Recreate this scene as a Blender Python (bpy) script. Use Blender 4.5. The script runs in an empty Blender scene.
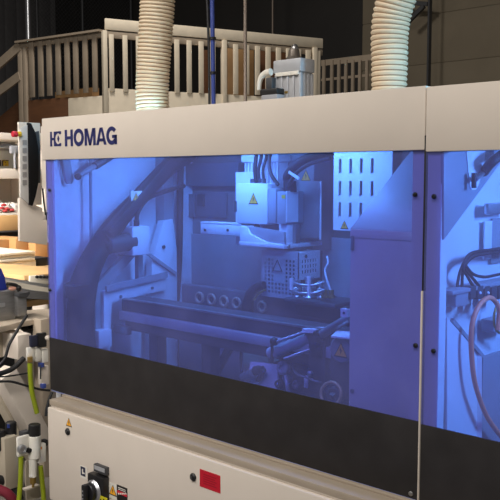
import bpy, bmesh, math, random
from mathutils import Vector, Matrix
random.seed(7)
C = bpy.context.scene.collection

# ------------------------------------------------------------------ camera
F = 820.0
PITCH = math.atan2(72, F)
HEAD = math.radians(132.507)
CAM = Vector((1.311, -2.239, 1.65))
h_ = Vector((math.cos(HEAD), math.sin(HEAD), 0))
R_ = Vector((h_.y, -h_.x, 0))
Z_ = Vector((0, 0, 1))
FW = h_ * math.cos(PITCH) - Z_ * math.sin(PITCH)
UP = h_ * math.sin(PITCH) + Z_ * math.cos(PITCH)
cd = bpy.data.cameras.new('camera'); cam = bpy.data.objects.new('camera', cd); C.objects.link(cam)
cd.sensor_width = 36; cd.lens = F / 500 * 36; cd.clip_start = 0.05; cd.clip_end = 200
m = Matrix((R_, UP, -FW)).transposed().to_4x4(); m.translation = CAM
cam.matrix_world = m
bpy.context.scene.camera = cam

def ray(px, py): return R_ * ((px - 250) / F) + UP * ((250 - py) / F) + FW
def V(px, py, ax, val):
    """point of the place seen at a pixel, on the plane axis=val"""
    d = ray(px, py); t = (val - CAM[ax]) / d[ax]; return CAM + d * t
def W(px, py, p0, n):
    d = ray(px, py); return CAM + d * ((p0 - CAM).dot(n) / d.dot(n))
def dist(p): return (p - CAM).dot(FW)
def pxr(r, p): return r * dist(p) / F

# --------------------------------------------------------------- materials
def lin(c):
    return tuple(((v/255)/12.92 if v/255 <= .04045 else ((v/255+.055)/1.055)**2.4) for v in c)
MATS = {}
def mat(name, rgb, rough=.5, metal=0., var=0., scale=8., bump=0., spec=.5, stretch=None):
    if name in MATS: return MATS[name]
    M = bpy.data.materials.new(name); M.use_nodes = True; nt = M.node_tree
    b = nt.nodes['Principled BSDF']; c = lin(rgb)
    b.inputs['Base Color'].default_value = (*c, 1); b.inputs['Roughness'].default_value = rough
    b.inputs['Metallic'].default_value = metal; b.inputs['Specular IOR Level'].default_value = spec
    if var or bump:
        tc = nt.nodes.new('ShaderNodeTexCoord'); mp = nt.nodes.new('ShaderNodeMapping')
        nt.links.new(tc.outputs['Object'], mp.inputs['Vector'])
        if stretch: mp.inputs['Scale'].default_value = stretch
        n = nt.nodes.new('ShaderNodeTexNoise'); n.inputs['Scale'].default_value = scale; n.inputs['Detail'].default_value = 5
        nt.links.new(mp.outputs[0], n.inputs['Vector'])
        if var:
            r = nt.nodes.new('ShaderNodeValToRGB')
            r.color_ramp.elements[0].position = .3; r.color_ramp.elements[1].position = .7
            r.color_ramp.elements[0].color = (*[max(0, x*(1-var)) for x in c], 1)
            r.color_ramp.elements[1].color = (*[min(1, x*(1+var)) for x in c], 1)
            nt.links.new(n.outputs['Fac'], r.inputs['Fac']); nt.links.new(r.outputs['Color'], b.inputs['Base Color'])
        if bump:
            bp = nt.nodes.new('ShaderNodeBump'); bp.inputs['Strength'].default_value = bump; bp.inputs['Distance'].default_value = .01
            nt.links.new(n.outputs['Fac'], bp.inputs['Height']); nt.links.new(bp.outputs['Normal'], b.inputs['Normal'])
    MATS[name] = M; return M

def acrylic(name, tint, haze, hz):
    M = bpy.data.materials.new(name); M.use_nodes = True; nt = M.node_tree
    nt.nodes.remove(nt.nodes['Principled BSDF']); out = nt.nodes['Material Output']
    t = nt.nodes.new('ShaderNodeBsdfTransparent'); t.inputs[0].default_value = (*tint, 1)
    d = nt.nodes.new('ShaderNodeBsdfDiffuse'); d.inputs[0].default_value = (*haze, 1)
    # scattered dust and smears make the haze uneven
    tc = nt.nodes.new('ShaderNodeTexCoord'); n = nt.nodes.new('ShaderNodeTexNoise'); n.inputs['Scale'].default_value = 5; n.inputs['Detail'].default_value = 7
    nt.links.new(tc.outputs['Object'], n.inputs['Vector'])
    mr = nt.nodes.new('ShaderNodeMapRange'); mr.inputs[1].default_value = .3; mr.inputs[2].default_value = .75
    mr.inputs[3].default_value = hz*.75; mr.inputs[4].default_value = hz*1.3
    nt.links.new(n.outputs['Fac'], mr.inputs[0])
    mx = nt.nodes.new('ShaderNodeMixShader'); nt.links.new(mr.outputs[0], mx.inputs[0])
    nt.links.new(t.outputs[0], mx.inputs[1]); nt.links.new(d.outputs[0], mx.inputs[2])
    g = nt.nodes.new('ShaderNodeBsdfGlossy'); g.inputs['Roughness'].default_value = .06
    fr = nt.nodes.new('ShaderNodeFresnel'); fr.inputs['IOR'].default_value = 1.35
    ge = nt.nodes.new('ShaderNodeNewGeometry'); k1 = nt.nodes.new('ShaderNodeMath'); k1.operation = 'SUBTRACT'; k1.inputs[0].default_value = 1; nt.links.new(ge.outputs['Backfacing'], k1.inputs[1])
    k2 = nt.nodes.new('ShaderNodeMath'); k2.operation = 'MULTIPLY'; nt.links.new(fr.outputs[0], k2.inputs[0]); nt.links.new(k1.outputs[0], k2.inputs[1])
    m2 = nt.nodes.new('ShaderNodeMixShader'); nt.links.new(k2.outputs[0], m2.inputs[0])
    nt.links.new(mx.outputs[0], m2.inputs[1]); nt.links.new(g.outputs[0], m2.inputs[2])
    nt.links.new(m2.outputs[0], out.inputs['Surface'])
    return M

cream = mat('cream_paint', (218, 208, 196), .6, var=.025, scale=5, spec=.25)
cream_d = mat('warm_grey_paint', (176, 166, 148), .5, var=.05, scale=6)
white = mat('white_sheet_metal', (226, 228, 232), .45, var=.03, scale=4)
grey = mat('grey_sheet_metal', (122, 123, 126), .5, var=.12, scale=5)
mid_grey = mat('mid_grey_metal', (150, 152, 158), .45, var=.05)
dgrey = mat('dark_grey_metal', (62, 63, 66), .5, var=.1)
black = mat('black_plastic', (24, 24, 26), .45)
rubber = mat('black_rubber', (28, 28, 30), .6, bump=.2, scale=60)
charcoal = mat('charcoal_panel', (48, 46, 47), .6, var=.16, scale=9, spec=.22)
sill_m = mat('sill_paint', (170, 157, 140), .55, var=.05)
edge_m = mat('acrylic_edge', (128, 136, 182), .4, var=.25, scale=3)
rib_m = mat('duct_membrane', (152, 126, 98), .6)
conduit_m = mat('conduit_grey', (128, 114, 102), .5)
alu = mat('aluminium', (190, 192, 196), .32, .85, var=.04, scale=20)
castalu = mat('cast_aluminium', (178, 180, 184), .45, .25, var=.04, scale=20)
steel = mat('brushed_steel', (150, 150, 150), .35, .8, var=.1, scale=12, stretch=(1, 1, 8))
navy = mat('navy_print', (38, 42, 98), .5)
blue = mat('blue_paint', (52, 70, 142), .4)
bluehandle = mat('cobalt_plastic', (36, 56, 160), .4)
red = mat('red_sticker', (196, 18, 44), .5, var=.06, scale=60)
estop = mat('red_button', (205, 40, 60), .4)
yellow = mat('yellow_sticker', (222, 184, 40), .5)
yellow_d = mat('yellow_tag', (198, 190, 30), .5)
lime = mat('lime_hose', (142, 156, 26), .4)
pink = mat('maroon_hose', (130, 40, 58), .5)
orange = mat('orange_hose', (255, 150, 112), .45)
copper = mat('copper_ring', (190, 150, 110), .4, .4)
brass = mat('brass', (180, 150, 80), .35, .8)
label_w = mat('label_white', (225, 222, 212), .5)
duct_m = mat('cream_duct_plastic', (224, 206, 178), .55, var=.06, scale=14)
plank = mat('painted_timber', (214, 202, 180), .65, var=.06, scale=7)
plank_sh = mat('shaded_painted_timber', (150, 136, 118), .7, var=.08, scale=7)  # same timber as plank, with the shade put into its colour
ply = mat('brown_plywood', (92, 58, 32), .65, var=.15, scale=3, stretch=(1, 1, 6))
oak = mat('light_plywood', (150, 116, 76), .65, var=.15, scale=4)
card = mat('cardboard', (172, 128, 80), .75, var=.08, scale=6)
pine = mat('pine_board', (208, 168, 114), .6, var=.08, scale=5)
foam = mat('white_foam_board', (222, 214, 196), .7, var=.03)
rag = mat('white_rag', (226, 220, 214), .8, var=.06, scale=30)
ragred = mat('red_rag_print', (190, 70, 70), .8)
concrete = mat('concrete', (120, 114, 106), .75, var=.12, scale=1.5)
wall_m = mat('warehouse_wall', (126, 116, 98), .8, var=.05, scale=2)
dark_wall = mat('dark_wall', (44, 42, 40), .85, var=.1, scale=1.)
ceil_m = mat('dark_ceiling', (26, 25, 25), .9)
skin = mat('pale_pink_grip', (214, 160, 140), .6)
blue_glass = acrylic('blue_tinted_acrylic', (.61, .635, .968), (.42, .47, 1.0), .125)
smoke = acrylic('clear_guard', (.72, .74, .8), (.3, .3, .35), .06)

# ------------------------------------------------------------ mesh builder
def world(o):
    p = Vector((0, 0, 0))
    while o: p = p + o.location; o = o.parent
    return p
class MB:
    def __init__(s): s.bm = bmesh.new()
    def hexa(s, pts, bev=0., seg=2):
        b = s.bm; v = [b.verts.new(p) for p in pts]
        fs = [b.faces.new([v[i] for i in q]) for q in ((0,3,2,1),(4,5,6,7),(0,1,5,4),(1,2,6,5),(2,3,7,6),(3,0,4,7))]
        if bev: 
            es = list({e for f in fs for e in f.edges})
            bmesh.ops.bevel(b, geom=es, offset=bev, segments=seg, affect='EDGES', profile=.5, clamp_overlap=True)
        return s
    def box(s, a, b, bev=0.):
        (x0,y0,z0),(x1,y1,z1) = a, b
        x0,x1 = sorted((x0,x1)); y0,y1 = sorted((y0,y1)); z0,z1 = sorted((z0,z1))
        return s.hexa([(x0,y0,z0),(x1,y0,z0),(x1,y1,z0),(x0,y1,z0),(x0,y0,z1),(x1,y0,z1),(x1,y1,z1),(x0,y1,z1)], bev)
    def bar(s, a, b, w, h, up=(0,0,1), bev=0.):
        a, b = Vector(a), Vector(b); d = (b-a).normalized(); u = Vector(up)
        sd = d.cross(u)
        if sd.length < 1e-4: sd = d.cross(Vector((1,0,0)))
        sd.normalize(); u = sd.cross(d).normalized(); sd *= w/2; u *= h/2
        return s.hexa([a-sd-u, a+sd-u, b+sd-u, b-sd-u, a-sd+u, a+sd+u, b+sd+u, b-sd+u], bev)
    def prism(s, pts, off, bev=0.):
        """polygon of 3D points pushed along a vector"""
        b = s.bm; o = Vector(off); n = len(pts)
        A = [b.verts.new(Vector(p)) for p in pts]; B = [b.verts.new(Vector(p)+o) for p in pts]
        fs = [b.faces.new(A[::-1]), b.faces.new(B)]
        for i in range(n): fs.append(b.faces.new((A[i], A[(i+1) % n], B[(i+1) % n], B[i])))
        bmesh.ops.recalc_face_normals(b, faces=fs)
        if bev: bmesh.ops.bevel(b, geom=list({e for f in fs for e in f.edges}), offset=bev, segments=2, affect='EDGES', profile=.5)
        return s
    def loft(s, prof, n=24, caps=True):
        """prof: list of (centre, u, v, radius)"""
        b = s.bm; rings = []
        for c, u, v, r in prof:
            rings.append([b.verts.new(c + u*(r*math.cos(2*math.pi*k/n)) + v*(r*math.sin(2*math.pi*k/n))) for k in range(n)])
        for A, B in zip(rings, rings[1:]):
            for k in range(n): b.faces.new((A[k], A[(k+1) % n], B[(k+1) % n], B[k]))
        if caps: b.faces.new(rings[0][::-1]); b.faces.new(rings[-1])
        return s
    def cyl(s, a, b, r, r2=None, n=24, bev=0.):
        a, b = Vector(a), Vector(b); d = (b-a); L = d.length; d.normalize()
        u = d.orthogonal().normalized(); v = d.cross(u); r2 = r if r2 is None else r2
        if bev:
            p = [(a,u,v,r-bev),(a+d*bev,u,v,r),(b-d*bev,u,v,r2),(b,u,v,r2-bev)]
        else: p = [(a,u,v,r),(b,u,v,r2)]
        return s.loft(p, n)
    def lathe(s, o, d, prof, n=28):
        """prof (r, t) along axis d from o"""
        o = Vector(o); d = Vector(d).normalized(); u = d.orthogonal().normalized(); v = d.cross(u)
        return s.loft([(o+d*t, u, v, max(r, 1e-4)) for r, t in prof], n)
    def tube(s, pts, r, n=10, sub=6, rib=None):
        P = smooth([Vector(p) for p in pts], sub) if sub else [Vector(p) for p in pts]
        if rib:   # resample evenly: corrugated hose
            P = resample(P, rib/4)
        prof = []; u = None; N = len(P)
        for i, p in enumerate(P):
            d = (P[min(i+1, N-1)] - P[max(i-1, 0)]).normalized()
            u = d.orthogonal().normalized() if u is None else (u - d*u.dot(d)).normalized()
            rr = r if not callable(r) else r(i/(N-1))
            if rib: rr *= (1, 1.0, .945, .945)[i % 4]
            prof.append((p, u, d.cross(u), rr))
        k0 = len(s.bm.faces); s.loft(prof, n)
        if rib:
            s.bm.faces.ensure_lookup_table()
            for i in range(N-1):
                if i % 4 == 2:
                    for k in range(n): s.bm.faces[k0+i*n+k].material_index = 1
        return s
    def ring(s, c, ax, R, r, n=32, k=10):
        ax = Vector(ax).normalized(); u = ax.orthogonal().normalized(); v = ax.cross(u); c = Vector(c); b = s.bm; rs = []
        for i in range(n):
            a = 2*math.pi*i/n; d = u*math.cos(a)+v*math.sin(a)
            rs.append([b.verts.new(c+d*(R+r*math.cos(2*math.pi*j/k))+ax*(r*math.sin(2*math.pi*j/k))) for j in range(k)])
        for i in range(n):
            A, B = rs[i], rs[(i+1) % n]
            for j in range(k): b.faces.new((A[j], B[j], B[(j+1) % k], A[(j+1) % k]))
        return s
    def ball(s, c, r, sq=(1,1,1)):
        bmesh.ops.create_uvsphere(s.bm, u_segments=20, v_segments=12, radius=1, matrix=Matrix.Translation(Vector(c)) @ Matrix.Diagonal((r*sq[0], r*sq[1], r*sq[2], 1))); return s
    def build(s, name, mat, parent=None, at=None):
        b = s.bm
        bmesh.ops.recalc_face_normals(b, faces=b.faces)
        lo = Vector([min(v.co[i] for v in b.verts) for i in range(3)]); hi = Vector([max(v.co[i] for v in b.verts) for i in range(3)])
        c = Vector(at) if at else (lo+hi)/2
        if parent is None and at is None: c.z = lo.z
        for v in b.verts: v.co -= c
        me = bpy.data.meshes.new(name); b.to_mesh(me); b.free()
        me.shade_smooth(); me.set_sharp_from_angle(angle=math.radians(38))
        me.materials.append(mat)
        o = bpy.data.objects.new(name, me); C.objects.link(o)
        if parent: o.parent = parent; o.location = c - world(parent)
        else: o.location = c
        return o
def smooth(P, sub):
    out = []; n = len(P)
    for i in range(n-1):
        p0, p1, p2, p3 = P[max(i-1,0)], P[i], P[i+1], P[min(i+2,n-1)]
        for k in range(sub):
            t = k/sub
            out.append(.5*((2*p1)+(p2-p0)*t+(2*p0-5*p1+4*p2-p3)*t*t+(3*p1-p0-3*p2+p3)*t**3))
    out.append(P[-1]); return out
def resample(P, step):
    out = [P[0]]; acc = 0
    for a, b in zip(P, P[1:]):
        L = (b-a).length; t = step-acc
        while t <= L: out.append(a.lerp(b, t/L)); t += step
        acc = L-(t-step)
    return out
def thing(name, label, cat, loc, group=None):
    o = bpy.data.objects.new(name, None); C.objects.link(o); o.location = loc; o.empty_display_size = .05
    return tag(o, label, cat, group)
def tag(o, label, cat, group=None, kind=None):
    o['label'] = label; o['category'] = cat
    if group: o['group'] = group
    if kind: o['kind'] = kind
    return o
def struct(o): o['kind'] = 'structure'; return o
def lab(o, t): o['label'] = t; return o
def fb(mb, x0, y0, x1, y1, y, d, bev=0.):
    """box whose front (faces -Y) is at depth y and fills that outline"""
    a = V(x0, (y0+y1)/2, 1, y).x; b = V(x1, (y0+y1)/2, 1, y).x
    c = V((x0+x1)/2, y1, 1, y).z; e = V((x0+x1)/2, y0, 1, y).z
    return mb.box((a, y, c), (b, y+d, e), bev)
def sb(mb, x0, y0, x1, y1, x, d, bev=0.):
    """box whose +X face is at x"""
    a = V(x0, (y0+y1)/2, 0, x).y; b = V(x1, (y0+y1)/2, 0, x).y
    c = V((x0+x1)/2, y1, 0, x).z; e = V((x0+x1)/2, y0, 0, x).z
    return mb.box((x-d, a, c), (x, b, e), bev)
def rectpts(x0, y0, x1, y1, ax, val):
    return [V(x0, y1, ax, val), V(x1, y1, ax, val), V(x1, y0, ax, val), V(x0, y0, ax, val)]
def warn_label(parent, c, right, n, size, name='warning_label', full=True):
    """yellow triangle with a black border and flash"""
    c, r, n = Vector(c), Vector(right).normalized(), Vector(n).normalized(); u = Vector((0,0,1)); size *= 1.25
    def tri(s, o, dz=0): return [c+n*o+r*(-s*.5)+u*(-s*.40+dz), c+n*o+r*(s*.5)+u*(-s*.40+dz), c+n*o+u*(s*.47+dz)]
    b = MB(); b.prism(tri(size, .0004), n*.0008); base = b.build(name, mat('label_black', (30, 26, 26), .5), parent)
    y = MB(); y.prism(tri(size*.80, .0012), n*.0006); y.build('yellow_field', mat('warning_yellow', (250, 178, 52), .5), base)
    f = MB(); k = size
    f.prism([c+n*.0018+r*(k*a)+u*(k*bb) for a, bb in ((.02,.22),(-.09,-.02),(0,0),(-.04,-.24),(.1,.03),(.01,.03))], n*.0005)
    f.build('flash_symbol', MATS['label_black'], base)
    return base

# ====================================================== THE SETTING
MB().box((-26, -8, -.1), (10, 16, 0)).build('floor', concrete); struct(bpy.data.objects['floor'])
def panels(mb, y, x0, x1, zs, th):
    for z0, z1 in zip(zs, zs[1:]): mb.box((x0, y, z0+.012), (x1, y+th, z1-.012), .008)
    mb.box((x0, y+.02, zs[0]), (x1, y+th, zs[-1]))
b = MB(); panels(b, 13.0, -9.3, 6, [0, 1, 2, 3, 4, 5, 6, 7, 8.2], .12); o = b.build('wall_back', wall_m); struct(o)
b = MB(); b.box((-26, 13.0, 0), (-9.3, 13.12, 8.2)); struct(b.build('wall_back_dark', dark_wall)).name = 'wall_rear'
b = MB()
for k in range(40): b.box((-21.0, -2+k*.4+.02, 0), (-20.94, -2+k*.4+.38, 8.2), .01)
b.box((-21.1, -2, 0), (-20.98, 14, 8.2)); struct(b.build('wall_left', mat('grey_cladding', (104, 103, 104), .7, var=.08)))
struct(MB().box((-26, -8, 8.2), (10, 16, 8.3)).build('ceiling', ceil_m))

# building column and its bracket in front of the back wall
root = thing('steel_column', 'dark steel building column with a diagonal brace before the far grey wall', 'column', V(428, 60, 1, 12.4)*1)
root.location.z = 0
x = V(428, 40, 1, 12.4).x
MB().box((x-.02, 12.4, 0), (x+.02, 12.5, 8.2)).build('post', dgrey, root)
b = MB(); b.bar(V(424, 6, 1, 12.5), V(408, 22, 1, 12.5), .08, .08); b.bar(V(428, 4, 1, 12.5), V(400, 2, 1, 12.5), .08, .08)
b.build('brace', dgrey, root)

# ====================================================== MEZZANINE
A0 = V(105, 18, 2, 3.9); B0 = V(318, 38, 2, 3.9); L0 = V(20, 43, 2, 3.72); A1 = V(104, 27, 2, 3.72)
DIR = Vector((B0.x-A0.x, B0.y-A0.y, 0)).normalized(); NR = Vector((DIR.y, -DIR.x, 0))
DIL = Vector((L0.x-A0.x, L0.y-A0.y, 0)).normalized(); NL = Vector((-DIL.y, DIL.x, 0))
if NR.dot(CAM-A0) < 0: NR = -NR
if NL.dot(CAM-A0) < 0: NL = -NL
def WR(px, py, o=0): return W(px, py, A0+NR*o, NR)
def WL(px, py, o=0): return W(px, py, A0+NL*o, NL)
def plankz(mb, p0, p1, zb0, zt0, zb1, zt1, n, th, bev=.006):
    """upright board from p0 to p1, given bottoms and tops"""
    q = [Vector((p0.x,p0.y,zb0)), Vector((p1.x,p1.y,zb1)), Vector((p1.x,p1.y,zt1)), Vector((p0.x,p0.y,zt0))]
    mb.prism(q, n*(-th), bev)
zf = WR(105, 101).z           # deck level
deck = thing('mezzanine_deck', 'raised mezzanine deck with cream fascia and brown plywood skirt', 'platform', (A0.x, A0.y, 0))
end = B0 + DIR*.1
Lend = A0 + DIL*((L0-A0).length*1.02)
b = MB(); b.prism([Vector((p.x, p.y, zf-.12)) for p in (A0-NR*.02-NL*.02, end-NR*.02, end-NR*3.2, Lend-NL*3.2, Lend-NL*.02)], (0,0,.12)); b.build('floor_slab', oak, deck)
fz0, fz1 = WR(105, 130).z, WR(105, 88).z
b = MB(); plankz(b, A0, end, .0, fz1, .0, fz1, NR, .03); b.build('fascia_panel', plank, deck)
pa, pb = WL(68, 100), WL(104, 100)
zt = WL(85, 97).z
b = MB(); plankz(b, pa, Vector((A0.x, A0.y, 0)), 0, zt, 0, zt, NL, .04); b.build('fascia_panel', plank, deck)
zb = WL(45, 99).z
b = MB(); plankz(b, Lend, pa, 0, zb, 0, zb, NL, .04); b.build('plywood_skirt', ply, deck)
# plywood sheets leaned behind the right balusters, at the platform's inner end
rail = thing('timber_railing', 'long cream timber railing with wide top board above machine', 'railing', (A0.x, A0.y, zf))
b = MB(); zt = A0.z; plankz(b, A0, end, WR(105, 29.5).z, zt, WR(105, 29.5).z, zt, NR, .04, .01); b.build('top_board', plank, rail)
b = MB(); plankz(b, A0-NR*.012, end-NR*.012, WR(105, 37.5).z, WR(105, 30.5).z, WR(105, 37.5).z, WR(105, 30.5).z, NR, .035); b.build('rail_board', plank_sh, rail)
xs = [110+ (313-110)*k/19*(1.0) for k in range(20)]
xs = []
px = 110.; 
k = 0
while px < 316: xs.append(px); px += 13.6 - (px-110)*.021
for px in xs:
    tpy, bpy_ = 36+(px-110)*.08, 91.5+(px-110)*.022
    p = WR(px, bpy_, .02); q = WR(px+4.6, bpy_, .02)
    b = MB(); plankz(b, p, q, p.z, WR(px, tpy-2, .02).z, p.z, WR(px, tpy-2, .02).z, NR, .03, .004)
    b.build('baluster', plank, rail)
for px in (103.5, 223, 313.5):
    p = WR(px, 60, .03); q = WR(px+4.2, 60, .03)
    b = MB(); plankz(b, p, q, fz1-.35, WR(px, 33 + (px-105)*.08, .03).z+.04, fz1-.35, WR(px, 33+(px-105)*.08, .03).z+.04, NR, .09, .006); b.build('post', plank, rail)
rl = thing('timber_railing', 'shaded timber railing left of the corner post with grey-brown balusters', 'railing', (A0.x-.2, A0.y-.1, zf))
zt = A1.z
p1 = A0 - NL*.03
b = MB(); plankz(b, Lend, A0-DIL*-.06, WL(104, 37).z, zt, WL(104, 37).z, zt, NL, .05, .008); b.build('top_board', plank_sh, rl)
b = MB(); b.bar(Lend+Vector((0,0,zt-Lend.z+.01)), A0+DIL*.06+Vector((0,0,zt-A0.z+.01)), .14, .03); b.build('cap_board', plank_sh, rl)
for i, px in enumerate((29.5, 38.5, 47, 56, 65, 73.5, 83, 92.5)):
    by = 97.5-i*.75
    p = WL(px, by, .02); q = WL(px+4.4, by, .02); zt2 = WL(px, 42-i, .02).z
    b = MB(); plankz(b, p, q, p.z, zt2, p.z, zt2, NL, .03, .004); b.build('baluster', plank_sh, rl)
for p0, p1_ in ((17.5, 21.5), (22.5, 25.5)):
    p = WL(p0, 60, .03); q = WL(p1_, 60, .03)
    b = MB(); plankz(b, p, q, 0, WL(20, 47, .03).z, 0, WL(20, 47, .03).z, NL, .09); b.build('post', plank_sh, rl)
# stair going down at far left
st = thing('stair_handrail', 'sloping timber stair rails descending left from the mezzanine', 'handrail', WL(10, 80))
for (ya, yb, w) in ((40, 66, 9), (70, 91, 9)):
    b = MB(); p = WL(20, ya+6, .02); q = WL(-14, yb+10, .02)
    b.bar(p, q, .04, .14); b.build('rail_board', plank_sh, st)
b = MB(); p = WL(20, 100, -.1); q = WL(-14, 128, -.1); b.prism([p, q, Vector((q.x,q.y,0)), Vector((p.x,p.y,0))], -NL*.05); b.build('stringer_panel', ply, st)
# plywood sheets standing on deck behind right railing
def sheet(px0, px1, py0, off, m_, label):
    p = WR(px0, 90, -off); q = WR(px1, 90, -off); z1 = WR((px0+px1)/2, py0, -off).z
    bb = MB(); plankz(bb, p, q, zf, z1, zf, z1, NR, .03); tag(bb.build('plywood_sheet', m_), label, 'plywood')
sheet(203, 211, 50, .75, ply, 'dark plywood sheet behind railing just behind the blue pipe')
sheet(228, 254, 44, .9, oak, 'tan plywood sheet behind railing between blue pipe and thin conduit')
sheet(256, 300, 46, 1.1, ply, 'brown plywood sheet behind railing left of the grey motor')
# low timber on the deck seen through left balusters
b = MB(); p, q = WL(55, 92, -.6), WL(99, 88, -.6); b.box((min(p.x,q.x), min(p.y,q.y), zf), (max(p.x,q.x), max(p.y,q.y), zf+.28)); tag(b.build('timber_stack', oak), 'low tan timber stack on the deck behind the shaded railing', 'timber')
# far second railing
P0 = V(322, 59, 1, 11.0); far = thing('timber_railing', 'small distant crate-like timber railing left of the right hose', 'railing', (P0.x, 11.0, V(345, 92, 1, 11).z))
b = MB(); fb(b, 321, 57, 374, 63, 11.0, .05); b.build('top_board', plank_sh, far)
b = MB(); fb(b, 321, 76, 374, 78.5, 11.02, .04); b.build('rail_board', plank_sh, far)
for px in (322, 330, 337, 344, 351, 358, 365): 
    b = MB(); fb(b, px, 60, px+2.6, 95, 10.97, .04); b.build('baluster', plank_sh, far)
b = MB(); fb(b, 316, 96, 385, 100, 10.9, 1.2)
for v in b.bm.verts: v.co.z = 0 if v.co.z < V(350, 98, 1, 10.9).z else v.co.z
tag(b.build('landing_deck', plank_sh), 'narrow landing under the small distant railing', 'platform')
# fence
fn = thing('chain_link_fence', 'grey chain link fence behind the shaded railing', 'fence', (-17, 11.2, 0))
b = MB(); fy0, fy1, fz0, fz1_ = 9.6, 12.85, 4.0, 7.6
for k in range(-32, 32):
    for sgn in (1, -1):      # wires clipped to the fence frame
        c0 = fy0 + k*.11 if sgn > 0 else fy1 - k*.11
        ta, tb = 0.0, fz1_-fz0
        if sgn > 0: ta = max(ta, fy0-c0); tb = min(tb, fy1-c0)
        else: ta = max(ta, c0-fy1); tb = min(tb, c0-fy0)
        if tb-ta > .1: b.bar((-17.0, c0+sgn*ta, fz0+ta), (-17.0, c0+sgn*tb, fz0+tb), .006, .006)
b.build('wire_mesh', dgrey, fn)
for y in (9.75, 11.15, 12.8): MB().cyl((-17, y, 0), (-17, y, 7.7), .035, n=12).build('post', dgrey, fn)
# conduit upright at far left
p = V(28, 20, 0, -16.0); tag(MB().cyl((p.x, p.y, 0), (p.x, p.y, 8.2), .07, n=12).build('steel_pipe', alu), 'thin bright vertical pipe rising beside the left railing end', 'pipe')
# hanging services above the machine
p = V(213.5, 60, 1, .55); root = thing('air_pipe', 'blue vertical pipe with black clipped cable dropping behind the machine header', 'pipe', (p.x, p.y, 1.93))
MB().cyl((p.x, p.y, 1.92), (p.x-.03, p.y, 4.2), pxr(2.2, p), n=14).build('pipe', blue, root)
b = MB(); r = pxr(1.3, p); b.tube([(p.x-.016, p.y-.012, 1.92), (p.x-.02, p.y-.012, 2.3), (p.x-.05, p.y-.012, 3.0), (p.x-.06, p.y-.012, 4.2)], r, sub=4); b.build('cable', rubber, root)
for z in (1.98, 2.14, 2.3): MB().cyl((p.x-.004, p.y-.001, z), (p.x-.004, p.y-.001, z+.012), pxr(3.4, p), n=14).build('clip', black, root)
for px, r, lb, yy in ((245.3, 1.7, 'thin beige conduit dropping between blue pipe and grey motor', 3.2), (272.5, .8, 'hair-thin conduit dropping behind the timber railing right of centre', 11.6)):
    q = V(px, 50, 1, yy); tag(MB().cyl((q.x, q.y, 0), (q.x, q.y, 8.2), pxr(r, q), n=10).build('conduit', conduit_m), lb, 'conduit')

# ====================================================== MACHINE, LEFT BAY
ZB, ZG, ZH, ZT = .622, .879, 1.736, 1.931
XL, XR = -2.062, -.008
mc = thing('machine_enclosure', 'left bay of the machine guard with logo header and blue window', 'machine', (-1.03, .48, 0))
b = MB(); b.box((-2.079, -.006, ZH), (XR, .03, ZT), .003); b.build('header_panel', cream, mc)
MB().box((-2.10, .0, 1.60), (-2.063, .06, ZT-.035), .003).build('header_end', cream, mc)
MB().box((-2.06, .03, 1.915), (XR, .95, 1.93)).build('roof', cream, mc)
o = MB().box((XL, .0, ZG), (XR-.004, .004, ZH+.01)).build('window_panel', blue_glass, mc); lab(o, 'blue tinted clear window panel')
lab(MB().box((XL, -.001, ZB), (XR-.004, .005, ZG), .0008).build('kick_panel', charcoal, mc), 'black lower panel under the window')
b = MB(); b.box((XL+.002, .007, ZB), (XL+.034, .05, ZH)); b.build('frame_post', cream, mc)
b = MB(); b.box((V(410.5, 300, 1, .007).x, .007, ZB), (XR-.004, .05, ZH)); b.build('frame_post', cream, mc)
lab(MB().box((XL+.034, .012, ZB), (XL+.05, .05, ZH)).build('inner_flange', white, mc), 'white inner flange')
MB().box((-2.09, .05, .3), (-2.05, .95, 1.915)).build('end_wall', white, mc)
MB().box((-2.09, .95, .3), (-.031, .97, 1.915)).build('rear_wall', grey, mc)
MB().box((-2.05, .05, .56), (-.01, .95, .60)).build('bay_floor', dgrey, mc)
for px, py in ((49.5, 190), (50, 290), (415, 194.5), (415.5, 345.5)):
    p = V(px, py, 1, -.001); b = MB(); b.lathe(p, (0,-1,0), [(.0001,-.004),(.0075,-.003),(.0075,.003),(.005,.006),(.0001,.0065)], 16); b.build('bolt', black, mc)
for px, py in ((411, 493.5),):
    p = V(px, py, 1, -.001); b = MB(); b.lathe(p, (0,-1,0), [(.0001,-.003),(.008,-.002),(.008,.003),(.004,.006),(.0001,.0065)], 16); b.build('screw_head', steel, mc)
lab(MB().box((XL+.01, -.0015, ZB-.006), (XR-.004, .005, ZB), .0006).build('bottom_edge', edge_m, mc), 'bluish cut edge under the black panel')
# --- logo
Y0 = -.0066
def poly(mb, pts): mb.prism([(x, Y0, z) for x, z in pts], (0, -.0012, 0))
def arc(mb, cx, cz, rx, rz, t, a0, a1, n=26):
    for i in range(n):
        a, bb = math.radians(a0+(a1-a0)*i/n), math.radians(a0+(a1-a0)*(i+1)/n)
        poly(mb, [(cx+rx*math.cos(a), cz+rz*math.sin(a)), (cx+rx*math.cos(bb), cz+rz*math.sin(bb)), (cx+(rx-t)*math.cos(bb), cz+(rz-t)*math.sin(bb)), (cx+(rx-t)*math.cos(a), cz+(rz-t)*math.sin(a))])
L = MB(); z0, H = 1.795, .0755; t = .0175
def rect(mb, x0, za, x1, zb_): poly(mb, [(x0,za),(x1,za),(x1,zb_),(x0,zb_)])
x = -1.892; w = .062
rect(L, x, z0, x+t, z0+H); rect(L, x+w-t, z0, x+w, z0+H); rect(L, x+t, z0+H*.41, x+w-t, z0+H*.60)      # H
x += .068; arc(L, x+.0385, z0+H/2, .0385, H/2+.0015, .0175, 0, 360, 48)                                   # O
x += .083; w = .080                                                                                        # M
rect(L, x, z0, x+t*.95, z0+H); rect(L, x+w-t*.95, z0, x+w, z0+H)
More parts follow.
